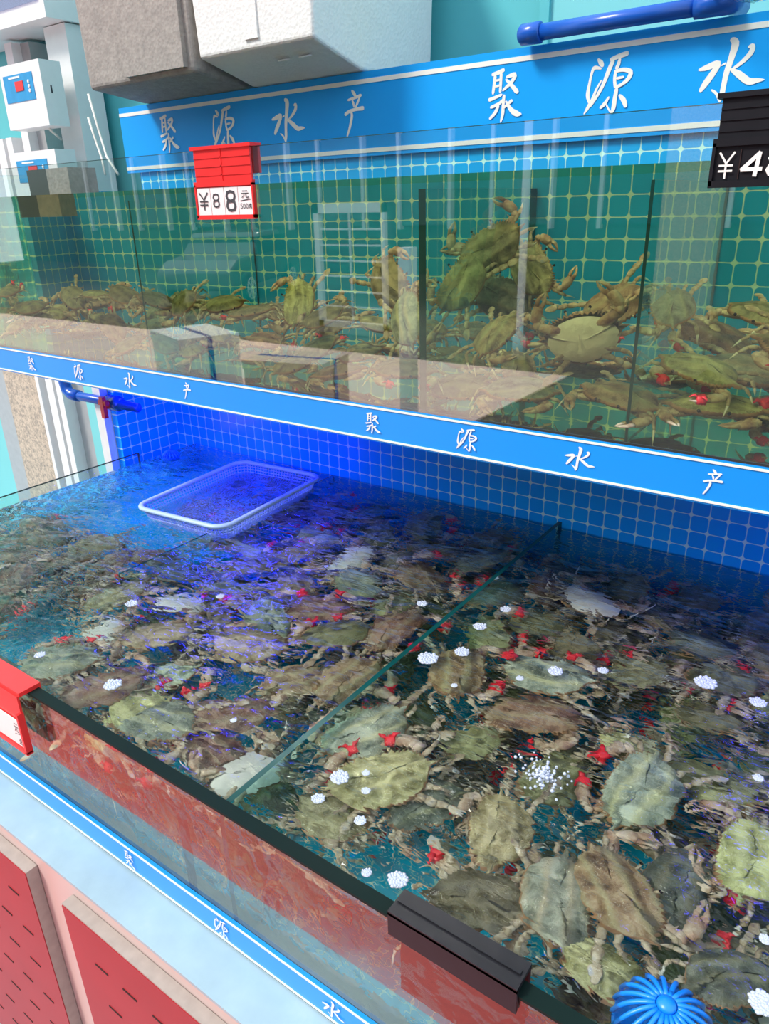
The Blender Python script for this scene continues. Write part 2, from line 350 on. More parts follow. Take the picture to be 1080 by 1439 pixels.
# ------------------------------------------------------------------ calligraphy
S={
'ju':(192,325,.0,[[(92,213,9),(135,200,11),(182,180,10)],[(118,212,9),(112,265,10),(104,322,8)],[(160,198,9),(158,250,9),(156,312,8)],[(118,245,6),(156,236,6)],[(116,277,6),(154,268,6)],
  [(74,356,10),(112,342,9),(172,318,7)],[(196,222,8),(255,205,12),(240,240,10),(205,272,9),(172,298,5)],[(192,232,6),(228,258,10),(282,304,13)],
  [(186,318,9),(182,370,9),(180,425,10),(166,478,5)],[(182,345,6),(150,372,9),(88,398,8)],[(150,378,8),(125,425,10),(84,464,7)],[(246,345,9),(212,372,8),(182,398,5)],[(198,352,6),(238,400,12),(280,420,15),(314,420,4)]]),
'yuan':(740,270,.0,[[(668,148,4),(688,168,12),(702,186,6)],[(694,196,4),(655,192,9),(640,215,7),(630,270,7),(624,330,10),(640,372,6)],[(608,428,3),(630,392,9),(652,352,8),(672,300,6),(700,250,4)],
  [(738,152,8),(790,132,11),(842,115,11)],[(760,148,10),(738,200,11),(712,270,9),(680,330,8),(640,390,6)],[(796,140,6),(790,170,9),(778,196,8)],
  [(768,208,7),(820,196,9),(862,206,11),(850,240,10),(812,272,7)],[(776,212,8),(776,250,8),(784,286,8)],[(784,240,6),(828,230,6)],[(782,284,8),(830,262,7)],
  [(792,284,9),(786,340,11),(782,385,11),(770,408,5),(736,368,4)],[(752,330,5),(728,368,9),(702,392,6)],[(808,318,6),(838,345,12),(854,378,8)]]),
'shui':(480,350,1,[[(450,135,12),(490,160,26),(478,250,22),(455,360,20),(446,440,18),(440,520,18),(428,580,6)],[(430,575,8),(398,520,10),(352,492,6)],
  [(232,358,8),(300,335,20),(380,305,20),(345,380,22),(300,450,22),(262,512,12)],[(405,320,4),(440,300,8)],[(590,190,8),(622,178,16),(616,225,18),(560,290,14),(490,345,8)],[(478,340,8),(550,375,22),(630,420,22),(690,412,16),(746,404,4)]]),
'chan':(900,180,2,[[(884,68,4),(900,82,8),(912,98,5)],[(856,116,5),(905,100,6),(948,84,7)],[(886,112,4),(894,128,6),(898,146,4)],[(938,92,4),(922,120,6),(906,146,4)],
  [(834,186,8),(866,166,7),(912,152,7),(962,142,10)],[(872,162,5),(882,182,7),(870,226,7),(860,252,6),(844,286,5)]])}
SC={0:(.001,-.12),1:(.001,-.14),2:(.001,-.17)}
def glyph(name,cx,cz,Y,h,par,m=None,sq=1.0):
    ox,oy,kind,st=S[name]
    sl={0:.14,.0:.14,1:.14,2:.17}[kind]
    P=[]
    for s in st: P.append([((x-ox),-(y-oy)-sl*(x-ox),w) for x,y,w in s])
    ys=[p[1] for s in P for p in s]; xs=[p[0] for s in P for p in s]
    H=max(ys)-min(ys); k=h/H; mx=(max(xs)+min(xs))/2; my=(max(ys)+min(ys))/2
    b=MB()
    for i,s in enumerate(P):
        pts=[]                                       # smooth the brush path
        for j in range(len(s)-1):
            p0=s[max(j-1,0)];p1=s[j];p2=s[j+1];p3=s[min(j+2,len(s)-1)]
            for t in (0,.25,.5,.75):
                pts.append(tuple(.5*((2*p1[a])+(-p0[a]+p2[a])*t+(2*p0[a]-5*p1[a]+4*p2[a]-p3[a])*t*t+(-p0[a]+3*p1[a]-3*p2[a]+p3[a])*t**3) for a in range(3)))
        pts.append(s[-1]); n=len(pts); L=[];Rr=[]
        for j in range(n):
            a=pts[max(j-1,0)];c=pts[min(j+1,n-1)]; dx,dz=c[0]-a[0],c[1]-a[1]; l=math.hypot(dx,dz) or 1
            wd=max(pts[j][2],2)*(.55 if j in(0,n-1) else 1); nx_,nz=-dz/l*wd*1.1,dx/l*wd*1.1
            L.append((pts[j][0]+nx_,pts[j][1]+nz)); Rr.append((pts[j][0]-nx_,pts[j][1]-nz))
        e=Y-.0006-.00012*i
        vs=[(cx+(x-mx)*k*sq,e-3e-6*(q_%n),cz+(z-my)*k) for q_,(x,z) in enumerate(L+Rr)]; b.add(vs,[(j,j+1,n+j+1,n+j) for j in range(n-1)],m or M['letter'])
    return kid(b,'character',par)
YS=1.69; SZ0,SZ1=Z0+.915,Z0+1.105
sl_=xat(171,185,YS)
sign=empty('shop_sign',(-1,YS,SZ0),'long blue sign board with white calligraphy and white border lines above the upper tank','sign')
b=MB(); b.box((sl_,YS,SZ0),(XR,YS+.009,SZ1),M['blue_up']); brd=kid(b,'board',sign)
for z in (SZ1-.026,SZ0+.008):
    b=MB(); b.box((sl_,YS-.0012,z),(XR,YS,z+.010),M['letter']); kid(b,'white_line',sign)
for n_,px_ in (('ju',238),('yuan',313),('shui',405),('chan',498),('ju',710),('yuan',853),('shui',1027)):
    c=on(px_,{238:187,313:178,405:172,498:158,710:135,853:121,1027:102}[px_],1,YS)
    glyph(n_,c.x,Z0+1.016,YS,.104,sign)
for n_,px_,py_ in (('ju',45,513),('yuan',110,523),('shui',183,536),('chan',263,549),('ju',524,591),('yuan',655,614),('shui',815,641),('chan',1003,668)):
    c=on(px_,py_,1,YU-.013); glyph(n_,c.x,(UZ0+UZ1)/2,YU-.0125,.040,band,sq=1.1)
for n_,px_,py_ in (('ju',183,1207),('yuan',310,1297),('shui',468,1408)):
    c=on(px_,py_,1,YF-.01); glyph(n_,c.x,Z0-.2115,YF-.0105,.034,sp)
# ------------------------------------------------------------------ digits and marks for the price tags
SEG={'8':[[(0,.75),(.1,.95),(.5,1),(.9,.95),(1,.75),(.85,.55),(.5,.5),(.15,.55),(0,.75)],[(.5,.5),(.9,.45),(1,.22),(.85,.04),(.5,0),(.15,.04),(0,.22),(.1,.45),(.5,.5)]],
'4':[[(.75,0),(.75,1),(.0,.28),(1,.28)]],
'5':[[(.9,1),(.15,1),(.1,.55),(.6,.6),(.95,.35),(.8,.05),(.4,0),(.05,.12)]],
'0':[[(.5,1),(.1,.8),(.0,.5),(.1,.2),(.5,0),(.9,.2),(1,.5),(.9,.8),(.5,1)]],
'Y':[[(0,1),(.5,.58)],[(1,1),(.5,.58)],[(.5,.6),(.5,0)],[(.05,.5),(.95,.5)],[(.05,.28),(.95,.28)]],
'yuan1':[[(.15,.95),(.85,.95)],[(0,.62),(1,.62)],[(.36,.62),(.33,.3),(.05,.02)],[(.64,.62),(.64,.1),(.72,.03),(.98,.05),(1,.2)]],
'ke':[[(.5,1),(.5,.66)],[(.1,.86),(.9,.86)],[(.2,.66),(.8,.66),(.8,.42),(.2,.42),(.2,.66)],[(.38,.42),(.3,.15),(.0,.0)],[(.62,.42),(.62,.08),(.98,.08),(1,.2)]],
'/':[[(0,.3),(1,.7)]]}
def marks(b,ch,x,z,wd,h,Y,lw,m,slant=0):
    for s in SEG[ch]:
        Y-=.00012
        for (x0,z0),(x1,z1) in zip(s[:-1],s[1:]):
            a=Vector((x+x0*wd+z0*h*slant,Y,z+z0*h)); c=Vector((x+x1*wd+z1*h*slant,Y,z+z1*h)); d=(c-a); 
            if d.length<1e-6: continue
            d.normalize(); n=Vector((-d.z,0,d.x))*lw/2; Y-=.00003; a.y=c.y=Y; a-=d*lw*.3; c+=d*lw*.3
            b.add([a+n,a-n,c-n,c+n],[(0,1,2,3)],m); 
def price_tag(x0,x1,z0,z1,Y,body,lab,frame_m,dark=False):
    r=empty('price_tag',((x0+x1)/2,Y,z0),lab,'price tag')
    W=x1-x0;H=z1-z0; zm=z0+H*.50
    b=MB(); b.box((x0,Y-.004,z0),(x1,Y,z1),body)
    for k in range(1,4):
        z=zm+(z1-zm)*k/4; b.box((x0,Y-.0055,z),(x1,Y-.004,z+.002),body)
    b.box((x0+W*.48,Y-.0055,zm),(x0+W*.50,Y-.004,z1),body)
    b.box((x0-.004,Y-.008,z0-.002),(x1+.004,Y,z0+.006),body); b.box((x0-.004,Y-.008,zm-.004),(x1+.004,Y,zm+.005),body)
    b.box((x0-.004,Y-.008,z0),(x0,Y,zm),body); b.box((x1,Y-.008,z0),(x1+.004,Y,zm),body)
    bevel(kid(b,'holder',r),.0008)
    b=MB(); b.box((x0-.006,Y-.008,z1),(x1+.006,Y+.022,z1+.006),body); b.box((x0-.002,Y+.016,z1-.045),(x1+.002,Y+.022,z1),body); bevel(kid(b,'clip',r),.0008)
    return r,zm
a0=on(281,300,1,YU-.016); a1=on(358,300,1,YU-.016)
r,zm=price_tag(a0.x,a1.x,Z0+.782,UT,YU-.0125,M['red'],'red price tag marked 88 clipped on the upper tank glass','red')
W=a1.x-a0.x; z0=Z0+.788; hh=zm-.006-z0
cards=[('Y',0,.25,.42,.022),('8',.25,.5,.30,.015),('8',.5,.75,.62,.026),(None,.75,1,0,0)]
for i,(ch,f0,f1,_,_) in enumerate(cards):
    xx0=a0.x+W*f0+.0007; xx1=a0.x+W*f1-.0007
    b=MB(); b.box((xx0,YU-.0185,z0),(xx1,YU-.0175,z0+hh),M['card']); cdd=kid(b,'number_card',r)
    b=MB(); w_=xx1-xx0; Y=YU-.0190
    if ch=='Y': marks(b,'Y',xx0+w_*.18,z0+hh*.2,w_*.64,hh*.62,Y,.0032,M['ink'])
    elif i==1: marks(b,'8',xx0+w_*.2,z0+hh*.3,w_*.42,hh*.46,Y,.0030,M['ink'])
    elif i==2: marks(b,'8',xx0+w_*.18,z0+hh*.16,w_*.6,hh*.68,Y,.0050,M['ink'])
    else:
        marks(b,'yuan1',xx0+w_*.25,z0+hh*.60,w_*.5,hh*.25,Y,.0016,M['ink']); marks(b,'/',xx0+w_*.15,z0+hh*.44,w_*.7,hh*.16,Y,.0016,M['ink'])
        for j,c2 in enumerate(('5','0','0','ke')): marks(b,c2,xx0+w_*(.12+.2*j),z0+hh*.22,w_*(.14 if j<3 else .22),hh*.17,Y,.0012,M['ink'])
    kid(b,'print',cdd)
# black tag at right edge
a0=on(999,230,1,YU-.016); x1_=a0.x+.165
r,zm=price_tag(a0.x+.004,x1_,Z0+.810,UT+.004,YU-.0125,M['dark'],'black price tag marked 48 clipped on the upper tank glass at the right edge','dark',True)
z0=Z0+.817; hh=zm-.008-z0; W=x1_-a0.x
b=MB(); marks(b,'Y',a0.x+.010,z0+hh*.06,.017,hh*.84,YU-.0190,.0024,M['letter']); b.box((a0.x+.0335,YU-.0182,z0),(a0.x+.0345,YU-.0165,z0+hh),M['slot'])
marks(b,'4',a0.x+.037,z0+hh*.12,.022,hh*.72,YU-.0190,.0048,M['letter'],.10); marks(b,'8',a0.x+.067,z0+hh*.12,.021,hh*.72,YU-.0190,.0048,M['letter'],.10)
kid(b,'print',r)
# red tag on the lower rim, far left
xe=on(24,962,1,YF-.02).x
rt_=empty('price_tag',(xe-.06,YF,Z0-.1),'red price tag with white card clipped on the lower tank rim at the left edge','price tag')
b=MB(); b.box((xe-.14,YF-.022,Z0+.034),(xe,YF+.018,Z0+.042),M['red']); b.box((xe-.14,YF+.014,Z0-.0),(xe,YF+.018,Z0+.034),M['red']); kid(b,'clip',rt_)
b=MB(); b.box((xe-.14,YF-.024,Z0-.085),(xe-.006,YF-.020,Z0+.034),M['red']); b.box((xe-.144,YF-.032,Z0-.088),(xe-.004,YF-.020,Z0-.082),M['red']); b.box((xe-.010,YF-.032,Z0-.085),(xe-.004,YF-.02,Z0+.0),M['red']); bevel(kid(b,'holder',rt_),.0008)
b=MB(); b.box((xe-.138,YF-.0275,Z0-.080),(xe-.013,YF-.0255,Z0-.022),M['card']); kid(b,'number_card',rt_)
b=MB(); marks(b,'yuan1',xe-.036,Z0-.048,.014,.018,YF-.0280,.0016,M['ink']); marks(b,'/',xe-.038,Z0-.058,.018,.010,YF-.0280,.0014,M['ink']); marks(b,'ke',xe-.030,Z0-.074,.010,.012,YF-.0280,.0013,M['ink']); kid(b,'print',rt_)
# black clip with a plate hanging inside the front glass
c0=on(548,1290,2,Z0+.035); c1=on(742,1385,2,Z0+.035)
bt=empty('price_tag',((c0.x+c1.x)/2,YF,Z0-.06),'black price tag clip over the front rim at the bottom, its plate hanging inside','price tag')
x0,x1=c0.x-.002,c1.x-.004
b=MB(); b.box((x0,YF-.010,Z0+.010),(x1,YF-.0055,Z0+.046),M['dark']); b.box((x0,YF-.010,Z0+.042),(x1,YF+.026,Z0+.048),M['dark']); b.box((x0+.004,YF+.006,Z0+.048),(x1-.004,YF+.012,Z0+.0505),M['dark']); bevel(kid(b,'clip',bt),.0012)
b=MB(); b.box((x0,YF+.020,Z0-.115),(x1,YF+.025,Z0+.042),simple('plate_red_reflection',(.035,.006,.010),.6,spec=.2)); kid(b,'plate',bt,label='black hanging plate with red reflection painted in')  # black plate, red reflection of the glass mixed into its colour
# ------------------------------------------------------------------ things above the sign
def wedge(mb,x0,x1,prof,z1,taper,m):
    # prof: list of (y,z) along the bottom, front to back
    vs=[];n=len(prof)
    for x,s in ((x0,-1),(x1,1)):
        for y,z in prof: vs.append((x,y,z))
        vs.append((x+s*taper,prof[-1][0]+taper*.3,z1)); vs.append((x+s*taper,prof[0][0]-taper*.5,z1))
    k=n+2
    fs=[tuple(range(k))[::-1],tuple(k+i for i in range(k))]
    for i in range(k): j=(i+1)%k; fs.append((i,j,k+j,k+i))
    mb.add(vs,[f[::-1] for f in fs],m)
pA=on(280,83,1,1.5); pB=on(440,55,1,1.5)
fb=empty('foam_box',((pA.x+pB.x)/2,1.6,Z0+1.1),'white polystyrene box overhanging the blue sign','box')
b=MB(); wedge(b,pA.x,pB.x,[(1.5,pA.z),(1.68,Z0+1.107),(2.0,Z0+1.107)],Z0+1.46,.012,M['foam']); bevel(kid(b,'body',fb),.008,3)
b=MB(); b.box((pA.x-.03,1.47,Z0+1.4605),(pB.x+.03,2.03,Z0+1.50),M['foam']); bevel(kid(b,'lid',fb),.008)
b=MB(); q=on(345,70,1,1.497); b.box((q.x+.0,1.4945,q.z+.02),(q.x+.045,1.5,q.z+.35),M['foam']); kid(b,'moulded_rib',fb)
for qx in (395,425):
    b=MB(); qq=on(qx,66+(425-qx)*.06,1,1.56); b.lathe((qq.x,1.57,Z0+1.136),[(.018,0),(.018,-.003),(.015,-.003)],M['foam'],24,(0,-.25,1)); kid(b,'moulded_ring',fb)
pA2=on(126,127,1,1.5); pB2=on(276,99,1,1.5)
fb=empty('foam_box',((pA2.x+pB2.x)/2,1.6,Z0+1.1),'weathered grey brown polystyrene box left of the white one','box')
b=MB(); wedge(b,pA2.x,pA.x-.026,[(1.5,pA2.z),(1.68,Z0+1.107),(2.0,Z0+1.107)],Z0+1.6,.012,M['oldfoam']); bevel(kid(b,'body',fb),.012,3)
b=MB(); q=on(170,60,1,1.49); b.box((q.x,1.485,pA2.z+.012),(pB2.x-.03,1.5,pA2.z+.42),M['oldfoam']); bevel(kid(b,'front_panel',fb),.006)
# blue pipe on top of the sign
p0=on(742,48,1,1.66); p1=on(1000,14,1,1.66)
pr=empty('water_pipe',tuple(p0),'blue plastic pipe with end cap resting on the sign top','pipe')
b=MB(); b.tube([(p0.x,1.66,p0.z),(p1.x,1.66,p0.z)],.0155,M['pipe'],20); kid(b,'tube',pr,True)
b=MB(); b.lathe((p0.x-.022,1.66,p0.z),[(.004,0),(.014,.002),(.020,.008),(.0205,.05),(.018,.052)],M['pipe'],24,(1,0,0)); kid(b,'end_cap',pr,True)
b=MB(); b.tube([(p1.x-.03,1.66,p0.z),(p1.x,1.66,p0.z),(p1.x+.02,1.665,p0.z+.002),(p1.x+.028,1.69,p0.z+.005),(p1.x+.028,1.74,p0.z+.005)],[.020,.020,.0215,.020,.020],M['pipe'],20); kid(b,'elbow',pr,True)
# clear plastic bag heap at top right corner
b=MB(); c=on(1062,-14,1,1.64); vs=[];fs=[];nu,nv=28,16
for i in range(nv+1):
    for j in range(nu):
        a=2*math.pi*j/nu; t=math.pi*i/nv; r_=.06*(1+.35*noise.noise(Vector((math.cos(a)*2,math.sin(a)*2,t*2)))+.15*noise.noise(Vector((a*3,t*5,1))))
        vs.append((c.x+r_*1.4*math.sin(t)*math.cos(a),c.y+r_*math.sin(t)*math.sin(a),c.z+.02+r_*.55*math.cos(t)))
for i in range(nv):
    for j in range(nu): fs.append((i*nu+j,(i+1)*nu+j,(i+1)*nu+(j+1)%nu,i*nu+(j+1)%nu))
b.add(vs,fs,glass_pane('clear_bag_film',(.8,.85,.86),1.9)); o=b.build('plastic_bag',smooth=True); tag(o,'crumpled clear plastic bag on the sign top at the right corner','bag')
# ------------------------------------------------------------------ pillar, beam, control boxes (left)
YP=1.9
b=MB(); x0=xat(60,37,YP); x1=xat(91,37,YP); b.box((x0,YP,G),(x1,YP+.12,Z0+1.44),M['white']); b.box((xat(-2,60,YP),YP+.02,Z0+.6),(xat(8,60,YP),YP+.1,Z0+1.43),M['white'])
b.box((xat(8,60,YP)-.0,YP+.06,Z0+.6),(xat(8,60,YP)+.06,YP+.14,Z0+1.43),M['grey']); o=b.build('trim_5'); tag(o,kind='structure')
b=MB(); q=on(0,42,1,YP-.08); x1=xat(66,30,YP-.08); b.box((q.x-.5,YP-.08,q.z),(x1,YP+.14,q.z+.32),M['white']); o=b.build('trim_6'); tag(o,kind='structure')
b=MB(); b.box((q.x-.4,YP-.085,on(0,16,1,YP-.085).z),(xat(54,4,YP-.08),YP-.082,q.z+.31),glass_pane('pane_small',(.6,.65,.8),2.4)); o=b.build('window_2'); tag(o,kind='structure')
def control(pl,pr,pt,pb,Y,lab):
    A=on(pl[0],pl[1],1,Y); B=on(pr[0],pr[1],1,Y); Cc=on(pb[0],pb[1],1,Y)
    r=empty('control_box',((A.x+B.x)/2,Y,Cc.z),lab,'control box')
    x0,x1=A.x,B.x; z1=B.z; z0=Cc.z
    b=MB(); b.box((x0,Y,z0),(x1,Y+.085,z1),M['white']); bevel(kid(b,'casing',r),.006)
    b=MB(); w_=x1-x0;h=z1-z0; b.box((x0+w_*.08,Y-.002,z0+h*.42),(x0+w_*.80,Y,z0+h*.84),simple('panel_blue',(.02,.30,.62),.3,var=.3,scale=20)); p=kid(b,'blue_panel',r)
    b=MB(); b.box((x0+w_*.36,Y-.004,z0+h*.58),(x0+w_*.56,Y-.002,z0+h*.73),M['red']); kid(b,'display',p)
    for k in range(3):
        b=MB(); b.lathe((x0+w_*.70,Y-.002,z0+h*(.56+.07*k)),[(.006,0),(.006,.002),(.005,.003)],M['card'],12,(0,-1,0)); kid(b,'button',p)
    b=MB(); 
    for k in range(1): b.box((x0+w_*(.22+.08*k),Y-.003,z0+h*.78),(x0+w_*(.50+.08*k),Y-.002,z0+h*.81),M['card'])
    kid(b,'mark',p)
    b=MB(); b.box((x1,Y+.03,z0+h*.5),(x1+.001,Y+.036,z0+h*.62),M['ink']); kid(b,'latch_slot',r)
    return r
control((-4,90),(53,82),None,(68,176),1.76,'white control box with blue panel on the pillar, upper one')
control((16,216),(76,209),None,(85,285),1.76,'white control box with blue panel half behind the tank glass, lower one')
def cable(pts,lab,Y):
    b=MB(); b.tube([on(x,y,1,Y_) for x,y,Y_ in pts],.0045,M['cable'],8); o=b.build('cable',smooth=True); tag(o,lab,'cable')
cable([(124,132,1.8),(138,180,1.8),(150,220,1.78),(166,245,1.74)],'white cable hanging beside the pillar, right one',1.8)
cable([(124,165,1.8),(132,190,1.8),(143,222,1.78),(148,245,1.76)],'white cable hanging beside the pillar, left one',1.8)
cable([(58,170,1.80),(62,172,1.8),(72,184,1.82),(86,196,1.88)],'pale cable looping from the upper control box to the pillar',1.8)
# blue pipe with red valve under the display tank
YV=1.42
vp=empty('valve_pipe',tuple(on(95,560,1,YV)),'dark blue drain pipe with red valve under the upper tank','pipe')
a=on(91,530,1,YV); c=on(93,549,1,YV); d=on(100,572,1,YV); e=on(150,560,1,YV); f=on(215,540,1,YV)
b=MB(); b.tube([(c.x,YV,UZ0+.05),(c.x,YV,c.z+.03),(c.x+.006,YV,c.z+.005),(c.x+.03,YV,c.z-.01),(c.x+.06,YV,c.z-.01),(c.x+.40,YV,c.z-.01)],.0155,M['pipe'],18); kid(b,'tube',vp,True)
b=MB(); b.tube([(c.x,YV,c.z+.075),(c.x,YV,c.z+.03),(c.x+.006,YV,c.z+.005),(c.x+.03,YV,c.z-.01),(c.x+.075,YV,c.z-.01)],.020,M['pipe'],18); kid(b,'elbow',vp,True)
xv=xat(158,555,YV); b=MB(); b.lathe((xv-.04,YV,c.z-.01),[(.018,0),(.026,.01),(.026,.03),(.022,.04),(.026,.05),(.026,.07),(.018,.08)],M['pipe'],20,(1,0,0)); kid(b,'valve_body',vp,True)
b=MB(); zz=c.z-.01; b.lathe((xv,YV-.02,zz),[(.016,0),(.014,.018)],M['red'],16,(0,-1,0)); b.box((xv-.009,YV-.048,zz-.042),(xv+.009,YV-.034,zz+.030),M['red']); b.box((xv-.020,YV-.046,zz+.002),(xv+.020,YV-.036,zz+.018),M['red']); bevel(kid(b,'handle',vp,label='red valve handle'),.004)
# ------------------------------------------------------------------ blue lamp under the display tank
def blue_lamp(x0,x1,Y,z,power,lab):
    r=empty('aquarium_lamp',((x0+x1)/2,Y,z),lab,'lamp')
    b=MB(); b.box((x0,Y-.02,z),(x1,Y+.02,z+.02),M['white']); kid(b,'housing',r)
    ml,nt,bs=mat('blue_tube'); bs.inputs['Emission Color'].default_value=(.03,.03,1,1); bs.inputs['Emission Strength'].default_value=6
    b=MB(); b.tube([(x0+.01,Y,z-.010),(x1-.01,Y,z-.010)],.008,ml,12); kid(b,'tube',r,True)
    ld=bpy.data.lights.new('lamp','AREA'); ld.shape='RECTANGLE'; ld.size=x1-x0; ld.size_y=.05; ld.energy=power; ld.color=(.015,.02,1)
    lo=bpy.data.objects.new('lamp_light',ld); COL.objects.link(lo); lo.parent=r; lo.location=(0,0,-.022)
blue_lamp(-2.05,-1.5,1.50,UZ0-.025,8,'blue aquarium tube lamp under the upper tank near the basket')
blue_lamp(-.15,.25,1.30,UZ0-.025,1.5,'blue aquarium tube lamp under the upper tank at the right end')
# ------------------------------------------------------------------ basket
def basket():
    cs=[on(192,712,2,Z0+.028),on(335,648,2,Z0+.028),on(446,668,2,Z0+.028),on(318,746,2,Z0+.028)]
    ctr=sum(cs,Vector())/4; ux=((cs[3]-cs[0])+(cs[2]-cs[1])).normalized()
    L=((cs[1]-cs[0]).length+(cs[2]-cs[3]).length)/2; Wd=((cs[3]-cs[0]).length+(cs[2]-cs[1]).length)/2
    uy=Vector((-ux.y,ux.x,0))
    r=empty('plastic_basket',(ctr.x,ctr.y,Z0-.052),'pale blue white mesh basket floating on the lower tank water','basket',rz=math.atan2(ux.y,ux.x))
    hx,hy=Wd/2,L/2; D=.085
    def rr(s,z,n=6,rad=.045):                       # rounded rectangle loop
        a=hx*s;b_=hy*s if s==1 else hy-(hx-hx*s); pts=[]
        for cx,cy,a0 in ((a-rad,b_-rad,0),(-a+rad,b_-rad,90),(-a+rad,-b_+rad,180),(a-rad,-b_+rad,270)):
            for k in range(n+1):
                t=R(a0+90*k/n); pts.append(Vector((cx+rad*math.cos(t),cy+rad*math.sin(t),z)))
        return pts
    top=rr(1,.080)
    b=MB(); p=top+[top[0],top[1]]
    # hollow lip: tube along the loop
    b.tube(p,.0085,M['basket'],10,flat=.75,cap=False); kid(b,'rim',r,True,local=True)
    # side walls resampled evenly
    def resample(loop,n):
        seg=[(loop[i],loop[(i+1)%len(loop)]) for i in range(len(loop))]; ls=[(a-b_).length for a,b_ in seg]; T=sum(ls); out=[]
        for k in range(n):
            t=T*k/n
            for (a,b_),l in zip(seg,ls):
                if t<=l: out.append(a.lerp(b_,t/l)); break
                t-=l
        return out
    nn=132; rows=9; b=MB(); vs=[]
    A=resample(rr(.985,.078),nn); B=resample(rr(.86,0),nn)
    for i in range(rows+1): vs+=[A[j].lerp(B[j],i/rows) for j in range(nn)]
    b.add(vs,[(i*nn+j,(i+1)*nn+j,(i+1)*nn+(j+1)%nn,i*nn+(j+1)%nn) for i in range(rows) for j in range(nn)],M['basket'])
    o=kid(b,'side_mesh',r,local=True); wm=o.modifiers.new('w','WIREFRAME'); wm.thickness=.0042; wm.use_even_offset=False
    b=MB(); bx,by=hx*.86-.004,hy-(hx-hx*.86)-.004; nx_,ny_=22,int(22*by/bx)
    vs=[(-bx+2*bx*i/nx_,-by+2*by*j/ny_,0) for j in range(ny_+1) for i in range(nx_+1)]
    b.add(vs,[(j*(nx_+1)+i,j*(nx_+1)+i+1,(j+1)*(nx_+1)+i+1,(j+1)*(nx_+1)+i) for j in range(ny_) for i in range(nx_)],M['basket'])
    o=kid(b,'bottom_mesh',r,local=True); wm=o.modifiers.new('w','WIREFRAME'); wm.thickness=.004; wm.use_even_offset=False
basket()
# ------------------------------------------------------------------ strainer domes
def dome(c,rad,lab,sq=.8,ribs=20):
    r=empty('strainer_cap',tuple(c),lab,'strainer')
    b=MB(); b.lathe((0,0,0),[(rad*.97,-.04),(rad*1.0,-.01),(rad*.96,0),(rad*.9,-.005)],M['domeblue'],32); kid(b,'collar',r,True,local=True)
    b=MB(); b.lathe((0,0,rad*sq),[(rad*.16,-.006),(rad*.2,0),(rad*.17,.004),(rad*.05,.006)],M['domeblue'],24); b.tube([(0,rad*.12,rad*sq),(0,rad*.34,rad*sq*.95)],.003,M['domeblue'],8); kid(b,'top_disc',r,True,local=True)
    for k in range(ribs):
        a=2*math.pi*k/ribs; b=MB(); pts=[]
        for t in range(9):
            th=R(12+78*t/8); pts.append((rad*math.sin(th)*math.cos(a),rad*math.sin(th)*math.sin(a),rad*sq*math.cos(th)))
        b.tube(pts,rad*.052,M['domeblue'],8,flat=1.0); kid(b,'rib',r,True,local=True)
c=on(936,1412,2,Z0+.02); dome(Vector((c.x,c.y,Z0-.022)),.052,'bright blue ribbed strainer cap poking out of the water at the bottom right')
c=on(240,640,2,Z0); dome(Vector((c.x,c.y,Z0-.004)),.030,'small dark blue ribbed strainer cap in the tiled back corner',sq=.75,ribs=16)
# ------------------------------------------------------------------ filter box in the display tank, left
a=on(45,240,1,1.2); c=on(110,270,1,1.2)
fx=empty('filter_box',((a.x+c.x)/2,1.2,UW),'grey brown speckled filter box floating at the upper tank left end','filter box')
b=MB(); x0,x1=a.x,c.x; b.box((x0+.006,1.18,UW-.05),((x0+x1)/2,1.26,a.z+.0),simple('filter_dark',(.06,.065,.06),.5)); bevel(kid(b,'dark_half',fx),.006)
b=MB(); b.box(((x0+x1)/2,1.18,UW-.05),(x1,1.26,a.z),M['oldfoam']); bevel(kid(b,'speckled_half',fx),.004)
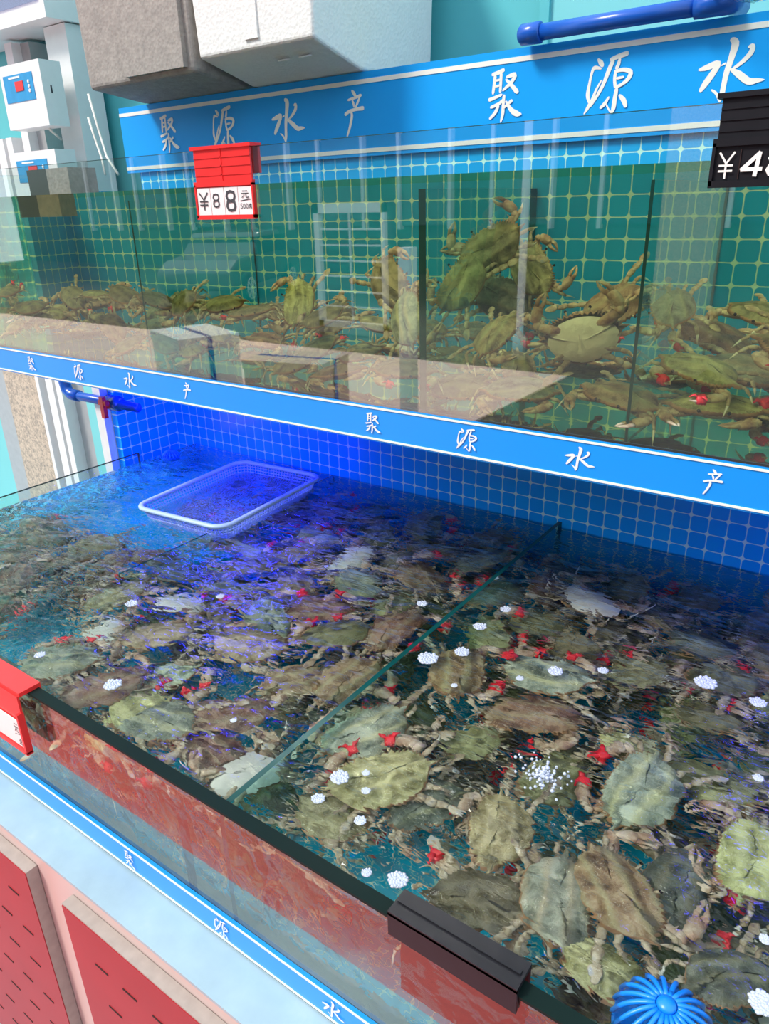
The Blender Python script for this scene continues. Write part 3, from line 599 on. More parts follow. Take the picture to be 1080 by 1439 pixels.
# ------------------------------------------------------------------ CRABS
def outline():
    pts=[(0,.30),(.035,.315),(.06,.285),(.09,.31),(.125,.285),(.165,.315),(.19,.275)]
    n=8; x0,y0,x1,y1=.20,.275,.455,.085
    for i in range(n):
        t=i/n; t2=(i+.62)/n; t3=(i+1)/n
        def arc(t,o): 
            x=x0+(x1-x0)*t; y=y0+(y1-y0)*t; bl=math.sin(math.pi*t)*.040
            return (x+bl*.6+o*.55,y+bl+o*.8)
        pts.append(arc(t2,.042)); pts.append(arc(t3,-.004))
    pts+=[(.50,.085),(.565,.070),(.50,.045),(.455,.02),(.42,-.05),(.37,-.13),(.31,-.20),(.26,-.245),(.20,-.262),(.14,-.285),(.07,-.290),(0,-.290)]
    left=[(-x,y) for x,y in pts[1:-1]][::-1]
    return pts+left
OUT=outline()
def carapace_mesh():
    b=MB(); n=len(OUT); rs=[.0,.18,.36,.54,.70,.83,.92,.965,1.0]; vs=[]
    for r_ in rs[1:]:
        for (x,y) in OUT:
            an=math.atan2(y,x); ex,ey=.47*math.cos(an),.285*math.sin(an)
            k=max(0,(r_-.75)/.25); k=min(1,k)
            # smooth outline inside, toothed at the rim
            l=math.hypot(x,y); le=1/math.sqrt((math.cos(an)/.47)**2+(math.sin(an)/.285)**2)
            px_,py_=(x/l*(le*(1-k)+l*k)*r_,y/l*(le*(1-k)+l*k)*r_)
            z=.105*(max(0,1-r_**2.4))**.62
            z+=.012*math.sin(px_*16)*math.cos(py_*13+1)*(1-r_) + .010*math.exp(-((abs(px_)-.16)/.05)**2-((py_-.02)/.07)**2)
            vs.append((px_,py_,z))
    vs=[(0,0,.108)]+vs
    fs=[(0,1+j,1+(j+1)%n) for j in range(n)]
    b.add(vs,[f[::-1] for f in fs],M['shell']); o=len(b.v)-len(vs)
    for i in range(len(rs)-2):
        for j in range(n):
            f=(1+i*n+j,1+(i+1)*n+j,1+(i+1)*n+(j+1)%n,1+i*n+(j+1)%n)
            b.f.append(f[::-1]); b.m.append(b.mi(M['shellrim'] if i==len(rs)-3 else M['shell']))
    # rim thickness
    k0=1+(len(rs)-2)*n; base=len(b.v)
    for j in range(n): x,y,z=b.v[k0+j]; b.v.append((x*.96,y*.96,-.022))
    for j in range(n): b.f.append((k0+j,k0+(j+1)%n,base+(j+1)%n,base+j)); b.m.append(b.mi(M['shellrim']))
    return b
def belly_mesh():
    b=MB(); n=len(OUT); rs=[0,.3,.55,.75,.9,1.0]; vs=[(0,0,-.125)]
    for r_ in rs[1:]:
        for x,y in OUT:
            an=math.atan2(y,x); l=math.hypot(x,y); le=min(l,1/math.sqrt((math.cos(an)/.43)**2+(math.sin(an)/.265)**2))
            X,Y=x/l*le*r_,y/l*le*r_; z=-.022-.10*(1-r_**2.6)**.8+.008*math.cos(Y*60)*(1-r_)
            vs.append((X,Y,z))
    fs=[(0,1+j,1+(j+1)%n) for j in range(n)]
    for i in range(len(rs)-2):
        for j in range(n): fs.append((1+i*n+j,1+(i+1)*n+j,1+(i+1)*n+(j+1)%n,1+i*n+(j+1)%n))
    b.add(vs,fs,M['belly'])
    return b
def flap_mesh():
    b=MB(); W_=[(-.27,.085),(-.20,.10),(-.12,.075),(-.04,.045),(.04,.022),(.09,.006)]; vs=[]
    for y,wd in W_:
        zc=-.022-.10*max(0,(1-(abs(y)/.265)**2.6))**.8-.012
        for x in (-1,-.5,0,.5,1): vs.append((x*wd,y,zc+.018*abs(x)**2))
    b.add(vs,[(i*5+j,i*5+j+1,(i+1)*5+j+1,(i+1)*5+j) for i in range(len(W_)-1) for j in range(4)],M['belly'])
    return b
def seg(b,p,q,r0,r1,m,flat=.6,upv=None,bulge=1.15):
    p,q=Vector(p),Vector(q); pts=[p.lerp(q,t) for t in (0,.12,.4,.8,1)]
    b.tube(pts,[r0*.75,r0,(r0*.6+r1*.4)*bulge,r1,r1*.75],m,7,flat,upv=upv)
def walk_mesh(s,i,bend,rise):
    b=MB(); a=R([22,-4,-28][i]); sc=[1,1.0,.9][i]
    root=Vector((.22,.09-.095*i,-.07)); d=Vector((math.cos(a),math.sin(a),0)); f=Vector((0,1,0))
    p1=root+d*.23*sc+Vector((0,0,.06*rise)); p2=p1+(d+f*.2*bend)*.10*sc+Vector((0,0,.0))
    p3=p2+(d*.55+f*.7*bend)*.15*sc+Vector((0,0,-.10*rise)); p4=p3+(d*.35+f*.75*bend)*.18*sc+Vector((0,0,-.11*rise))
    F=lambda v:(v.x*s,v.y,v.z)
    seg(b,F(root),F(p1),.036,.030,M['leg'],.65); seg(b,F(p1),F(p2),.028,.026,M['leg'],.7); seg(b,F(p2),F(p3),.027,.020,M['leg'],.55)
    b.tube([F(p3),F(p3.lerp(p4,.4)),F(p4)],[.018,.013,.002],M['belly'],6,.6)
    return b
def swim_mesh(s,out):
    b=MB(); F=lambda v:(v[0]*s,v[1],v[2])
    p=[(.19,-.20,-.04),(.31+.05*out,-.29,0),(.38+.1*out,-.36,.0),(.46+.14*out,-.42,-.01)]
    seg(b,F(p[0]),F(p[1]),.040,.036,M['leg'],.6); seg(b,F(p[1]),F(p[2]),.036,.040,M['leg'],.55); seg(b,F(p[2]),F(p[3]),.044,.036,M['leg'],.4)
    d=Vector(p[3])-Vector(p[2]); d.normalize(); e=Vector(p[3]); b.tube([F(e+d*t) for t in (0,.02,.06,.11,.15,.175)],[.015,.042,.058,.052,.032,.004],M['leg'],10,.18,upv=(0,0,1))
    return b
def claw_mesh(s,mode):
    b=MB(); F=lambda v:(v[0]*s,v[1],v[2])
    if mode==0: p=[(.20,.16,-.06),(.40,.26,-.06),(.42,.34,-.05),(.24,.43,-.05)]; q=[(.24,.43,-.05),(.06,.47,-.06)]
    elif mode==1: p=[(.22,.15,-.06),(.47,.24,-.05),(.52,.30,-.04),(.42,.48,-.04)]; q=[(.42,.48,-.04),(.30,.63,-.05)]
    else: p=[(.22,.17,-.05),(.48,.32,.08),(.52,.36,.14),(.46,.46,.42)]; q=[(.46,.46,.42),(.38,.50,.66)]
    seg(b,F(p[0]),F(p[1]),.042,.060,M['claw'],.75); seg(b,F(p[1]),F(p[2]),.055,.052,M['claw'],.8)
    b.tube([F(Vector(p[2]).lerp(Vector(p[3]),t)) for t in (0,.15,.5,.85,1)],[.035,.056,.074,.066,.05],M['claw'],9,.7)
    d=(Vector(q[1])-Vector(q[0])); n=Vector((-d.y,d.x,0)) if mode<2 else Vector((0,0,0))
    n=(n.normalized() if n.length else Vector((.9,.4,0)).normalized())
    for k,sg in ((1.0,1),(.95,-1)):
        pts=[Vector(q[0])-d*.1+n*sg*.026,Vector(q[0])+d*.35*k+n*sg*.040,Vector(q[0])+d*.75*k+n*sg*.022,Vector(q[0])+d*k+n*sg*.002]
        b.tube([F(v) for v in pts],[.034,.027,.017,.003],M['claw'],7,.8)
    # spines on the arm
    for t in (.35,.6,.85):
        c_=Vector(p[0]).lerp(Vector(p[1]),t); b.tube([F(c_+Vector((-.02,.045,.01))),F(c_+Vector((-.04,.095,.015)))],[.012,.001],M['claw'],5)
    return b,q
def band_mesh(s,q):
    b=MB(); F=lambda v:Vector((v[0]*s,v[1],v[2])); d=Vector(q[1])-Vector(q[0]); a=F(Vector(q[0])+d*.08); c=F(Vector(q[0])+d*.62)
    ts=[0,.12,.3,.42,.6,.72,.9,1]; b.tube([a.lerp(c,t) for t in ts],[.060,.078,.066,.076,.062,.070,.060,.045],M['band'],10,.85)
    b.tube([a.lerp(c,.4),a.lerp(c,.4)+Vector((.05*s,.04,.07)),a.lerp(c,.4)+Vector((.11*s,.05,.05))],[.02,.028,.006],M['band'],6,.5)
    b.tube([a.lerp(c,.5),a.lerp(c,.5)+Vector((-.05*s,.05,.06)),a.lerp(c,.5)+Vector((-.08*s,.10,.04))],[.02,.026,.006],M['band'],6,.5)
    return b
def make_crab(cl,cr,band,rise,bend,out):
    root=empty('swimming_crab',(0,0,-5),None,None)
    P=[]
    def k(mb,n,par=None,**kw):
        o=mb.build(n,None,True); o.parent=par or root; P.append(o)
        for a,b_ in kw.items(): o[a]=b_
        return o
    k(carapace_mesh(),'carapace',label='spiny edged shell'); be=k(belly_mesh(),'underside',label='cream white underside'); k(flap_mesh(),'abdomen_flap',be)
    for s in (1,-1):
        b=MB(); b.tube([(.13*s,.285,.01),(.145*s,.33,.03)],[.012,.014],M['leg'],6); b.lathe((.148*s,.340,.036),[(.004,-.018),(.017,-.008),(.019,.004),(.012,.016),(.003,.02)],M['eye'],8); k(b,'eye')
        cm,q=claw_mesh(s,cl if s>0 else cr); co=k(cm,'claw')
        if band: k(band_mesh(s,q),'claw_band',co,label='red rubber band around the claw')
        for i in range(3): k(walk_mesh(s,i,bend[(i+(s>0))%3],rise),'walking_leg')
        k(swim_mesh(s,out),'swimming_leg')
    return root
VAR=[make_crab(0,0,True,1.0,(.3,.8,.1),0),make_crab(0,1,True,.6,(.9,.2,.6),1),make_crab(1,0,False,.8,(.1,.5,1.0),.5),make_crab(1,1,False,1.1,(.6,.6,.2),.2),make_crab(2,1,False,1.0,(.3,.9,.4),1)]
used=set()
def copy_tree(o,par=None):
    c=o.copy(); COL.objects.link(c); c.parent=par
    for ch in KIDS[o]: copy_tree(ch,c)
    return c
KIDS={}
def reg(o):
    KIDS[o]=[c for c in bpy.data.objects if c.parent==o]
    for c in KIDS[o]: reg(c)
for v in VAR: reg(v)
ALL=[]; TINT=random.Random(5)
def crab(v,loc,width,fwd,upv,label,group=None):
    """fwd: world vector the face looks at; upv: world vector of the back"""
    if v in used: o=copy_tree(VAR[v])
    else: o=VAR[v]; used.add(v)
    upv=Vector(upv).normalized(); f=Vector(fwd); f=(f-upv*f.dot(upv)).normalized(); r_=f.cross(upv)
    o.matrix_world=Matrix.Translation(loc)@Matrix((r_,f,upv)).transposed().to_4x4()@Matrix.Scale(width*.94,4)
    o['label']=label; o['category']='crab'
    if group: o['group']=group
    elif 'group' in o: del o['group']
    t=' '+label.lower(); first=t[:34]
    if group: k=TINT.choice((0,.5,.5,1)); l=TINT.uniform(.6,1.0)
    else:
        k=1.0 if (' brown' in first or ' tan' in first or 'orange' in first or 'purple' in first) and 'olive brown' not in first else (0.0 if ('green' in first or 'grey' in first) and 'yellow' not in first else .5)
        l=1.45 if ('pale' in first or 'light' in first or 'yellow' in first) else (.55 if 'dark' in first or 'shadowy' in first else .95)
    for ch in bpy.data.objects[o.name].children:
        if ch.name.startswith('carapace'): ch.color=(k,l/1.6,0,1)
    ALL.append((Vector(loc),width)); return o
# traced crabs of the lower tank: pixel centre, length, angle of the wide axis, depth, variant, flip, label
LOW=[
(83,931,112,-3,.05,0,0,1,'grey green crab near the left edge just behind the red tag'),
(35,962,100,-14,.07,2,0,1,'dark brown crab at the left edge half under the red tag'),
(112,988,135,14,.05,3,0,1,'large brown crab against the front glass right of the red tag'),
(148,1032,120,-26,.06,0,0,1,'yellow olive crab with spiny right edge close behind the front rim'),
(222,1012,125,-18,.05,1,0,-1,'smooth grey green crab left of centre near the front rim'),
(165,838,110,20,.07,2,0,1,'olive crab beside the blue tile gap at the left'),
(226,892,118,12,.06,3,0,1,'pale olive crab under ripples left of centre'),
(232,952,105,20,.075,1,0,-1,'grey crab with pale claw lying on it, left of centre'),
(474,892,104,14,.035,0,0,1,'dark olive crab with sharply drawn ribs just above the divider'),
(347,908,108,-10,.045,2,0,1,'light olive crab left of the dark ribbed one'),
(412,955,100,12,.05,3,0,-1,'brown crab with curved ridges left of the divider'),
(487,956,100,36,.05,0,0,-1,'brown ridged crab touching the divider from the left'),
(447,858,100,-6,.06,1,0,1,'purple tinted crab behind the dark olive ribbed crab'),
(322,1006,122,-2,.05,3,0,1,'brown olive crab with one bubble ring on its shell'),
(548,884,84,38,.05,1,0,-1,'small tan crab wedged against the left side of the divider'),
(515,1032,135,26,.035,2,0,1,'pale grey crab just right of the divider'),
(536,1097,160,10,.03,0,0,1,'yellow olive crab below the pale grey one right of the divider'),
(345,1092,128,28,.055,3,1,1,'white belly up crab crossed by the divider'),
(602,1128,120,18,.06,2,0,-1,'dark green crab above the blue tile gap'),
(704,1166,112,82,.045,1,0,1,'pale olive crab standing upright in the picture right of the blue tile gap'),
(675,1264,160,-14,.05,0,0,-1,'dark olive crab behind the black clip with a red band below it'),
(780,1262,140,86,.04,2,0,-1,'green crab with pale wavy lights beside the large brown crab'),
(862,1252,165,-58,.03,3,0,1,'largest brown crab near the bottom with wavy shell'),
(1024,1372,132,8,.03,3,0,-1,'round dark green crab with cream legs right of the blue strainer'),
(904,1112,120,58,.045,0,0,1,'pale green crab left of the violet glints'),
(886,1055,105,-18,.065,2,0,1,'olive brown crab above the pale green one'),
(641,942,108,80,.04,1,0,-1,'olive crab with brown fringe right of the divider below the large bubble'),
(766,950,150,-14,.04,0,0,1,'pale grey green crab at the middle of the right compartment'),
(748,1003,150,-9,.055,2,0,-1,'brown crab with streaked shell below the pale grey green one'),
(829,846,112,-32,.05,3,1,1,'cream belly up crab in the dark water at the back right'),
(660,1046,95,2,.065,3,0,1,'small olive crab between the yellow olive and streaked crabs'),
(1062,1212,120,80,.045,2,0,1,'ribbed pale crab cut by the right picture edge'),
(948,1250,120,68,.06,0,0,-1,'dark green crab between the largest brown crab and the right edge'),
(815,1416,130,-30,.05,2,0,1,'yellow olive crab pressed to the front glass right of the black clip'),
(425,1186,110,-30,.06,1,0,1,'olive crab along the front rim right of the divider end'),
(245,1092,90,-28,.06,2,0,1,'brown crab along the front rim left of the divider end'),
(700,835,115,25,.07,0,0,1,'shadowy green crab at the back beside the divider'),
(590,812,95,-38,.06,1,0,1,'brown crab in dark water left of the divider back end'),
(985,905,115,-20,.07,3,0,1,'shadowy blue grey crab at the back right'),
(1000,1010,110,-15,.06,1,0,1,'dark crab with red band below the twin bubbles at the right'),
]
def dirs(cx,cy,ln,an,depth):
    a=R(an); dx,dy=math.cos(a)*ln/2,-math.sin(a)*ln/2
    A=onw(cx-dx,cy-dy,depth); B=onw(cx+dx,cy+dy,depth); return onw(cx,cy,depth),(B-A)
gaps=[(600,1192,52),(385,1030,26),(75,870,46),(30,912,26),(178,728,62),(576,1240,34),(485,1195,26),(330,955,20),(940,1050,20),(620,905,20),(225,760,40)]
GW=[]
for gx,gy,gr in gaps:
    c=onw(gx,gy,.15); GW.append((c,(onw(gx+gr,gy,.15)-c).length))
for cx,cy,ln,an,dp,v,fl,face,lab in LOW:
    c,ax=dirs(cx,cy,ln,an,dp); wd=max(.125,min(.19,ax.length*1.1)); 
    c.y=max(c.y,YF+.12); f=Vector((-ax.y,ax.x,0))*face
    t=Vector((random.uniform(-.18,.18),random.uniform(-.22,.1),1.0))
    if fl: t.z=-1
    crab(v,c,wd,f,t,lab)
NT=len(ALL)
# the crowded rest, layer by layer
zones=lambda p:(('left','crab crowded in the left compartment, half under its neighbours','lower tank crowd, left compartment') if p.x<xd else
  ('mid','crab crowded in the middle compartment between the two dividers, partly buried','lower tank crowd, middle compartment') if p.x<-.668 else ('right','crab crowded in the right compartment, partly buried','lower tank crowd, right compartment'))
placed=[(p,w_) for p,w_ in ALL]
for depth,mind,tries in ((.085,.112,2600),(.165,.122,3600)):
    lay=[p for p,w_ in placed] if depth<.1 else []
    for _ in range(tries):
        if len(ALL)>222: break
        x=random.uniform(-2.0,.32); y=random.uniform(YF+.13,1.60)
        p=Vector((x,y,Z0-depth+random.uniform(-.015,.015)))
        if abs(x+.668)<.05 or (y<YF+.09 and False): continue
        if x< -1.75 and y>1.15 : continue
        if any((p-g).xy.length<rad+.065 for g,rad in GW): continue
        if any((p-q).xy.length<mind for q in lay): continue
        lay.append(p); wd=random.uniform(.15,.185)
        a=random.uniform(0,2*math.pi); z,lab,gr=zones(p)
        flip=random.random()<.05
        crab(random.choice((0,1,2,3)),p,wd,(math.cos(a),math.sin(a),0),(random.uniform(-.35,.35),random.uniform(-.35,.35),-1 if flip else 1),lab,gr)
NL=len(ALL)
NICK={0: 'grey green crab behind the red tag', 1: 'dark crab under the red tag', 2: 'large brown crab right of the red tag', 3: 'yellow olive crab with spiny edge', 4: 'smooth grey green crab', 5: 'olive crab by the left tile gap', 6: 'pale olive crab under ripples', 7: 'grey crab with a pale claw on it', 8: 'sharply ribbed dark olive crab', 9: 'light olive crab left of centre', 10: 'brown crab with curved ridges', 11: 'brown crab touching the divider', 12: 'purple tinted crab', 13: 'brown olive crab with bubble ring', 14: 'small tan crab at the divider', 15: 'pale grey crab by the divider', 16: 'yellow olive crab by the divider', 17: 'white belly up crab', 18: 'dark green crab above the tile gap', 19: 'pale olive upright crab', 20: 'dark olive crab behind the clip', 21: 'green crab with wavy lights', 22: 'largest brown crab', 23: 'round green crab by the strainer', 24: 'pale green crab by violet glints', 25: 'olive brown crab right of centre', 26: 'olive crab with brown fringe', 27: 'pale grey green crab with bubbles', 28: 'brown streaked crab', 29: 'cream belly up crab at the back', 30: 'small olive crab right of centre', 31: 'ribbed pale crab at the right edge', 32: 'dark green crab at the right', 33: 'yellow olive crab near the clip', 34: 'olive crab along the front rim', 35: 'brown crab along the front rim', 36: 'shadowy green crab at the back', 37: 'brown crab at the back divider end', 38: 'shadowy blue grey crab', 39: 'dark crab below the twin bubbles'}
def scr(p):
    v=p-CP; d=v.dot(fw); return 540+FPX*v.dot(RT)/d, 719.5-FPX*v.dot(UP)/d
def name_crowd(objs,traced,first,deepf):
    cand=[]
    for o in objs:
        x,y=scr(o.matrix_world.translation)
        for t,nk in traced:
            tx,ty=scr(t.matrix_world.translation); dx,dy=x-tx,y-ty; d=math.hypot(dx,dy*1.3); h='left of' if dx<0 else 'right of'
            if abs(dx)>2.2*abs(dy): w_=h
            elif abs(dy)>2.2*abs(dx): w_=('behind' if dy<0 else 'in front of') if deepf else ('above' if dy<0 else 'below')
            else: w_=(('behind ' if dy<0 else 'in front ') if deepf else ('above ' if dy<0 else 'below '))+'and '+h
            cand.append((d,len(cand),o,w_,nk))
    cand.sort(key=lambda t:t[0]); done=set(); taken=set()
    for d,_,o,w_,nk in cand:
        if o in done or d>420: continue
        ad='deeper ' if deepf and o.matrix_world.translation.z<Z0-.12 else ''
        key=first+ad+'crab '+('just ' if d<75 else 'farther ' if d>160 else '')+w_+' the '+nk
        if key in taken or len(key.split())>16: continue
        taken.add(key); done.add(o); o['label']=key
CR=[o for o in bpy.data.objects if o.get('category')=='crab']
tr={o['label']:o for o in CR if 'group' not in o}
name_crowd([o for o in CR if 'group' in o],[(tr[LOW[i][8]],NICK[i]) for i in range(len(LOW))],'half buried ',True)
# display tank crabs: pile
U=UZ1
def rfr(px_,py_,Y):                                  # a spot inside the display tank, seen through its flat front
    p=on(px_,py_,1,YU); d=(p-CP).normalized(); h=Vector((d.x,0,d.z)); s=h.length/1.33; h.normalize()
    return p+h*(s/math.sqrt(1-s*s))*(Y-YU)+Vector((0,Y-YU,0))
SPEC=[
(815,478,1.17,.150,(-.25,-.15,1),(-.05,.95,.2),3,'cream belly showing crab with one raised claw against the upper tank glass'),
(695,470,1.20,.130,(.7,-.3,.1),(-.2,-.55,.9),3,'tan crab left of the cream bellied one, legs hanging down'),
(690,350,1.45,.150,(-.5,-.2,1),(.2,-.9,.3),3,'olive crab at the top of the tall heap behind the middle divider'),
(650,400,1.40,.150,(-.8,-.2,.5),(.1,-.8,.5),2,'olive crab on the flank of the tall heap behind the middle divider'),
(705,420,1.50,.150,(.3,0,1),(.3,-.9,.3),0,'green crab low in the tall heap behind the middle divider'),
(745,380,1.52,.140,(.8,0,.6),(0,-.9,.4),2,'pale crab on the right of the tall heap behind the middle divider'),
(1050,520,1.28,.170,(-.2,-1,0),(0,-.3,1),1,'green domed crab with red bands at the right of the upper tank'),
(985,520,1.18,.140,(-.4,-1,0),(.1,-.3,1),1,'crab with bright red bands left of the green domed crab'),
(1010,475,1.40,.150,(-.4,-1,.1),(.2,-.4,1),0,'brown crab with red bands at the back right of the upper tank'),
(860,430,1.45,.150,(.3,-1,.4),(0,-.8,.7),1,'orange tinted crab behind the right divider'),
(75,440,1.25,.150,(.4,-1,.1),(.1,-.5,1),2,'brown crab on top of the left heap of the upper tank'),
(160,460,1.25,.140,(-.2,-1,.4),(.1,-.7,.8),4,'brown crab with one raised claw in the left heap'),
(255,425,1.40,.150,(.4,-1,.2),(0,-.6,1),3,'dark crab right of the raised claw in the upper tank'),
(420,425,1.25,.140,(-.8,-.6,.3),(.1,-.8,.7),3,'pale striped crab with hanging legs in the middle of the upper tank'),
(545,400,1.35,.150,(.5,-.3,.8),(-.2,-.9,.4),2,'olive crab climbing left of the middle divider'),
(570,450,1.25,.140,(.5,-.5,.6),(-.3,-.9,.5),3,'pale green crab beside the middle divider foot'),
(1000,575,1.15,.150,(.1,-1,-.05),(0,-.15,1),2,'crab with long pale legs low at the upper tank front right'),
(870,560,1.16,.150,(-.3,-1,0),(.05,-.25,1),3,'tan crab under the cream bellied one at the front glass'),
(560,520,1.16,.140,(.3,-1,0),(.05,-.3,1),1,'dark crab with red band left of the middle divider foot'),
]
UPL=[]
for px_,py_,Y,wd,f,t,v,lab in SPEC:
    p=rfr(px_,py_,Y); p.z=max(p.z,U+.04); p.y=max(p.y,YU+.085); crab(v,p,wd,f,t,lab); UPL.append(p)
xm=on_u(592,400).x; xq=on_u(901,400).x
random.seed(21)
for Y,zs,step in ((1.20,(.040,.095,.150),.108),(1.34,(.06,.13,.18),.13),(1.52,(.10,.20),.14)):
    for z in zs:
        x=-2.18+random.uniform(0,.05)
        while x<.3:
            X=x+random.uniform(-.02,.02); x+=step
            if len(ALL)>296: break
            hm=.13 if X<-1.4 else (.14 if X<xm-.25 else .19 if X<xm else .15 if X<xq else .16)
            zz=z+random.uniform(-.012,.012)+ (X+1)*.0
            if z>hm+.02: continue
            p=Vector((X,Y+random.uniform(-.008,.02),U+zz))
            if any((p-q).length<.085 for q in UPL): continue
            if X<-1.9 and z>.1 and Y>1.4: continue
            UPL.append(p)
            seg_='left' if X<xm else ('mid' if X<xq else 'right')
            lab={'left':'crab in the packed heap of the upper tank, left of the middle divider','mid':'crab in the packed heap between the middle and right upper dividers','right':'crab in the packed heap right of the right upper divider'}[seg_]
            gr={'left':'upper tank heap, left section','mid':'upper tank heap, middle section','right':'upper tank heap, right section'}[seg_]
            a=random.gauss(0,.7); s=random.choice((1,1,-1))
            crab(random.choice((0,1,2,2,3,3)) if X>-.6 else random.choice((2,3,2,3,1)),p,random.uniform(.12,.15),(math.sin(a),-math.cos(a)*s,random.uniform(-.1,.25)),(random.uniform(-.25,.25),random.uniform(-.6,-.05),1 if random.random()>.12 else -1),lab,gr)
UN=['cream belly showing crab','tan crab beside the belly crab','top crab of the tall heap','flank crab of the tall heap','lowest crab of the tall heap','pale crab right of the tall heap','green domed crab','crab with bright red bands','brown crab with red bands at the back','orange tinted crab','topmost crab of the left heap','raised claw crab of the left heap','dark crab left of centre','pale striped crab','olive climbing crab','pale green crab at the divider foot','crab with long pale legs','low tan crab at the glass','dark crab with red band']
CR=[o for o in bpy.data.objects if o.get('category')=='crab']; tr={o['label']:o for o in CR if 'group' not in o}
name_crowd([o for o in CR if str(o.get('group','')).startswith('upper')],[(tr[SPEC[i][7]],UN[i]) for i in range(len(SPEC))],'upper tank ',False)
print('CRABS',NT,NL,len(ALL))
# ------------------------------------------------------------------ floating bubble rafts
BUB=[(601,925,15,'large bubble raft beside the divider, right of its middle'),(649,916,11,'round bubble raft right of the large one'),(674,880,10,'bubble raft in darker water above the round one'),(710,856,8,'small faint bubble raft near the divider back end'),(780,943,11,'bubble raft over the pale grey green crab'),(847,942,8,'small bubble raft by a red band, middle right'),
(991,959,16,'largest blue tinted bubble raft at the right'),(1065,987,12,'blue tinted bubble raft at the right edge'),(559,1236,15,'round bubble raft over the blue tile gap'),(477,1092,14,'bubble raft on the yellow olive crab, left end'),(447,1122,10,'bubble raft just below left of the yellow olive crab'),
(514,1086,6,'small bubble raft at the centre of the yellow olive crab'),(514,1111,7,'small bubble raft low on the yellow olive crab'),(506,1153,9,'bubble raft beside a red band above the blue gap'),(185,848,9,'bubble ring on the olive crab at the left'),(158,962,13,'bubble raft on a banded claw near the left front'),(56,920,8,'bubble ring at the left edge by the blue tiles'),
(328,1012,5,'tiny bubble ring on the brown olive crab'),(515,1226,8,'bubble raft above the black clip, left side'),(638,963,5,'tiny bubble dot on the fringed olive crab'),(593,848,8,'bubble raft left of the divider near the back'),(1065,1093,8,'pale bubble raft below the violet glints'),(1072,1410,20,'bubble patch in the bottom right corner'),(730,953,6,'tiny bubble patch left on the pale grey green crab'),
(309,838,6,'tiny bubble ring left of centre in violet light'),(696,812,5,'tiny bubble dot near the back end of the divider'),(1075,1320,9,'bubble patch on the right edge above the corner')]
for x,y,r_,lab in BUB:
    c=on(x,y,2,Z0+.001); rad=(on(x+r_,y,2,Z0+.001)-c).length; b=MB(); k=0; n=max(7,int(r_*2.6))
    b.lathe(c-Vector((0,0,.001)),[(rad*.9,0),(rad*.95,.0008),(rad*.8,.0014)],M['bubble'],20)
    for i in range(n):
        a=i*2.39996; q=rad*.92*math.sqrt((i+.5)/n); s=rad*random.uniform(.13,.24)
        b.lathe((c.x+q*math.cos(a),c.y+q*math.sin(a),c.z),[(s,0),(s*.85,s*.4),(s*.5,s*.7),(s*.1,s*.8)],M['bubble'],8)
    o=b.build('bubble_raft',smooth=True,origin=c); tag(o,lab,'bubbles','bubble rafts floating on the lower tank')
b=MB(); cs_=on(762,1092,2,Z0)
for i in range(170):
    a=random.uniform(0,6.28); q=abs(random.gauss(0,.018)); s_=random.uniform(.0008,.0032)
    b.lathe((cs_.x+q*math.cos(a)*1.3,cs_.y+q*math.sin(a),Z0+random.uniform(0,.010)),[(s_*.5,-s_*.9),(s_,-s_*.2),(s_*.9,s_*.5),(s_*.3,s_*.95)],M['bubble'],8)
o=b.build('water_splash',smooth=True); tag(o,'white churning splash of bubbles in the right compartment','splash',kind='stuff')
# ------------------------------------------------------------------ the street the glass mirrors
def virt(px_,py_,z=G):                               # ground point seen by mirror in the display glass
    v=on(px_,py_,2,z); return Vector((v.x,2*(YU-.012)-v.y,z))
b=MB(); vb=on(330,1250,2,G); b.box((-5.6,-2.15,G+.01),(1.9,min(.3,2*YF-vb.y),G+.022),simple('mat_red',(.75,.06,.05),.5,var=.25,scale=200)); o=b.build('floor_mat'); tag(o,'red rubber mat on the paving in front of the tanks','mat')
A=virt(235,535); B=virt(330,548)
def street_box(c,sx,sy,sz,rz,lab,m):
    r=empty('foam_box',(c.x,c.y,G+.02),lab,'box',None,rz); b=MB(); b.box((-sx/2,-sy/2,0),(sx/2,sy/2,sz*.82),m); bevel(kid(b,'body',r,local=True),.02)
    b=MB(); b.box((-sx/2-.01,-sy/2-.01,sz*.82),(sx/2+.01,sy/2+.01,sz),m); bevel(kid(b,'lid',r,local=True),.02)
    b=MB(); b.box((-sx/2-.012,-.03,0),(-sx/2-.0101,.03,sz),M['pipe']); b.box((sx/2+.0101,-.03,0),(sx/2+.012,.03,sz),M['pipe']); b.box((-sx/2,-.03,sz+.0002),(sx/2,.03,sz+.002),M['pipe']); kid(b,'tape',r,local=True,label='blue tape')
street_box((A+B)/2,.95,.7,.62,.35,'white polystyrene box with blue tape reflected in the upper tank glass',M['foam'])
C_=virt(420,570); street_box(C_,.9,.6,.5,-.2,'dusty polystyrene box reflected right of the taped one',simple('dusty_foam',(.62,.5,.44),.7,var=.2,scale=5))
C_=virt(575,600); b=MB(); b.box((C_.x-.06,C_.y-.06,G),(C_.x+.06,C_.y+.06,1.25),M['white']); o=bevel(b.build('bollard'),.01); tag(o,'white square post reflected at the middle divider','post')
C_=virt(945,520); b=MB(); b.box((C_.x-.30,C_.y-.2,G),(C_.x+.30,C_.y+.2,2.6),M['granite']); b.box((C_.x-.34,C_.y-.24,G),(C_.x+.34,C_.y+.24,.05),M['granite']); o=bevel(b.build('stone_post'),.02); tag(o,'square stone post reflected beside the right divider of the upper tank','post')
C_=virt(728,505); b=MB(); b.lathe((C_.x,C_.y,G),[(.09,0),(.09,.3),(.05,.34),(.05,4.2),(.02,4.25)],M['white'],16); o=b.build('lamp_post',smooth=True); tag(o,'thin white street post reflected right of the middle divider','post')
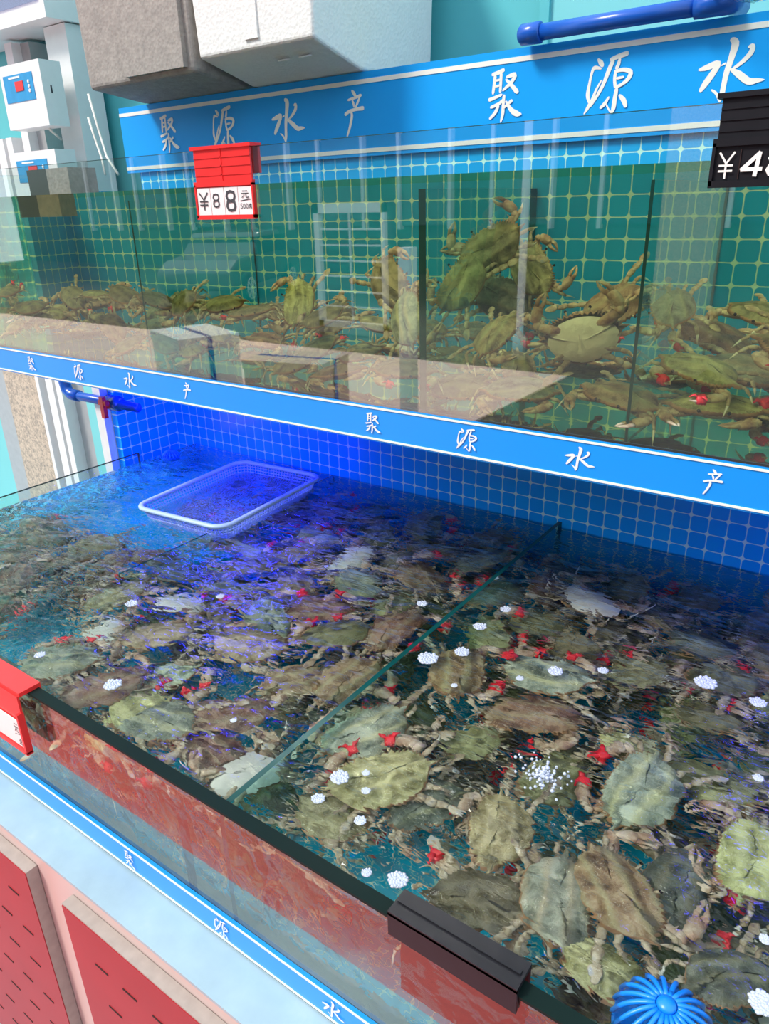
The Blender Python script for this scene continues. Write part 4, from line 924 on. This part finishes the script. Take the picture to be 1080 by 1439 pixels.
# car
W0=virt(235,442); W1=virt(362,405)
car=empty('car',((W0.x+W1.x)/2,(W0.y+W1.y)/2-.6,G),'silver car reflected in the upper tank glass','car',None,math.atan2((W1-W0).y,(W1-W0).x))
b=MB(); prof=[(-2.1,.35),(-2.15,.75),(-1.7,.95),(-.9,1.02),(-.35,1.45),(.9,1.48),(1.6,1.05),(2.15,.95),(2.2,.4)]
vs=[(x,y,z) for y in (-.85,.85) for x,z in prof]; n=len(prof); b.add(vs,[tuple(range(n)),tuple(range(n,2*n))[::-1]]+[(i,n+i,n+(i+1)%n,(i+1)%n) for i in range(n)],simple('car_paint',(.18,.20,.21),.12,.3)); bevel(kid(b,'body',car,local=True),.08,3)
b=MB(); b.box((-.6,-.87,1.0),(1.2,.87,1.36),simple('car_window',(.03,.04,.05),.05)); kid(b,'side_window',car,local=True)
for x in (-1.35,1.35):
    for y in (-.86,.86):
        b=MB(); b.lathe((x,y-.1,.34),[(.2,0),(.34,.02),(.34,.18),(.2,.2)],M['dark'],28,(0,1,0)); wh=kid(b,'wheel',car,True,local=True)
        b=MB(); s=1 if y>0 else -1
        b.lathe((x,y+s*.101,.34),[(.05,0),(.05,.01)],M['white'],14,(0,1,0))
        for k in range(8):
            a=2*math.pi*k/8; b.tube([(x,y+s*.105,.34),(x+.21*math.cos(a),y+s*.105,.34+.21*math.sin(a))],.016,M['white'],6)
        pts=[(x+.22*math.cos(2*math.pi*k/24),y+s*.105,.34+.22*math.sin(2*math.pi*k/24)) for k in range(26)]; b.tube(pts,.014,M['white'],6,cap=False); kid(b,'hub_spokes',wh,local=True)
# lattice frame standing in the street
C_=virt(497,470); fr=empty('lattice_frame',(C_.x,C_.y,G),'white lattice frame reflected in the middle of the upper tank glass','frame',None,0)
dd=(C_-Vector((0,2*YU,0))).length; 
top=None; hgt=1.6-G+ (ray(497,285).z/ray(497,285).xy.length)*Vector((C_.x,C_.y-2*YU)).length
hw=.17*dd/3.0
b=MB()
for x0,x1,z0,z1 in ((-hw,-hw+.1,.1,hgt),(hw-.07,hw,.1,hgt),(-hw,hw,.1,.2),(-hw,hw,hgt-.14,hgt)): b.box((x0,-.04,z0),(x1,.04,z1),M['white'])
kid(b,'outer_frame',fr,local=True); b=MB()
for k in range(1,7): z=.2+(hgt-.34)*k/7; b.box((-hw+.1,-.015,z-.012),(hw-.07,.015,z+.012),M['white'])
b.box((-.012,-.015,.2),(.012,.015,hgt-.14),M['white']); kid(b,'bars',fr,local=True)
# buildings across the street
bl=empty('building',(-8,-17,G),'dark building across the street, only reflected in the glass','building')
b=MB(); b.box((-34,-19,G),(12,-17,9),simple('facade_dark',(.045,.075,.07),.7,var=.1,scale=1)); kid(b,'wall',bl)
for x in range(-28,8,3):
    b=MB(); b.box((x,-17,1),(x+1.6,-16.9,3.4),simple('window_dark',(.05,.09,.12),.1)); b.box((x-.1,-17,.9),(x,-16.8,3.5),M['white']); b.box((x+1.6,-17,.9),(x+1.7,-16.8,3.5),M['white']); kid(b,'window',bl)
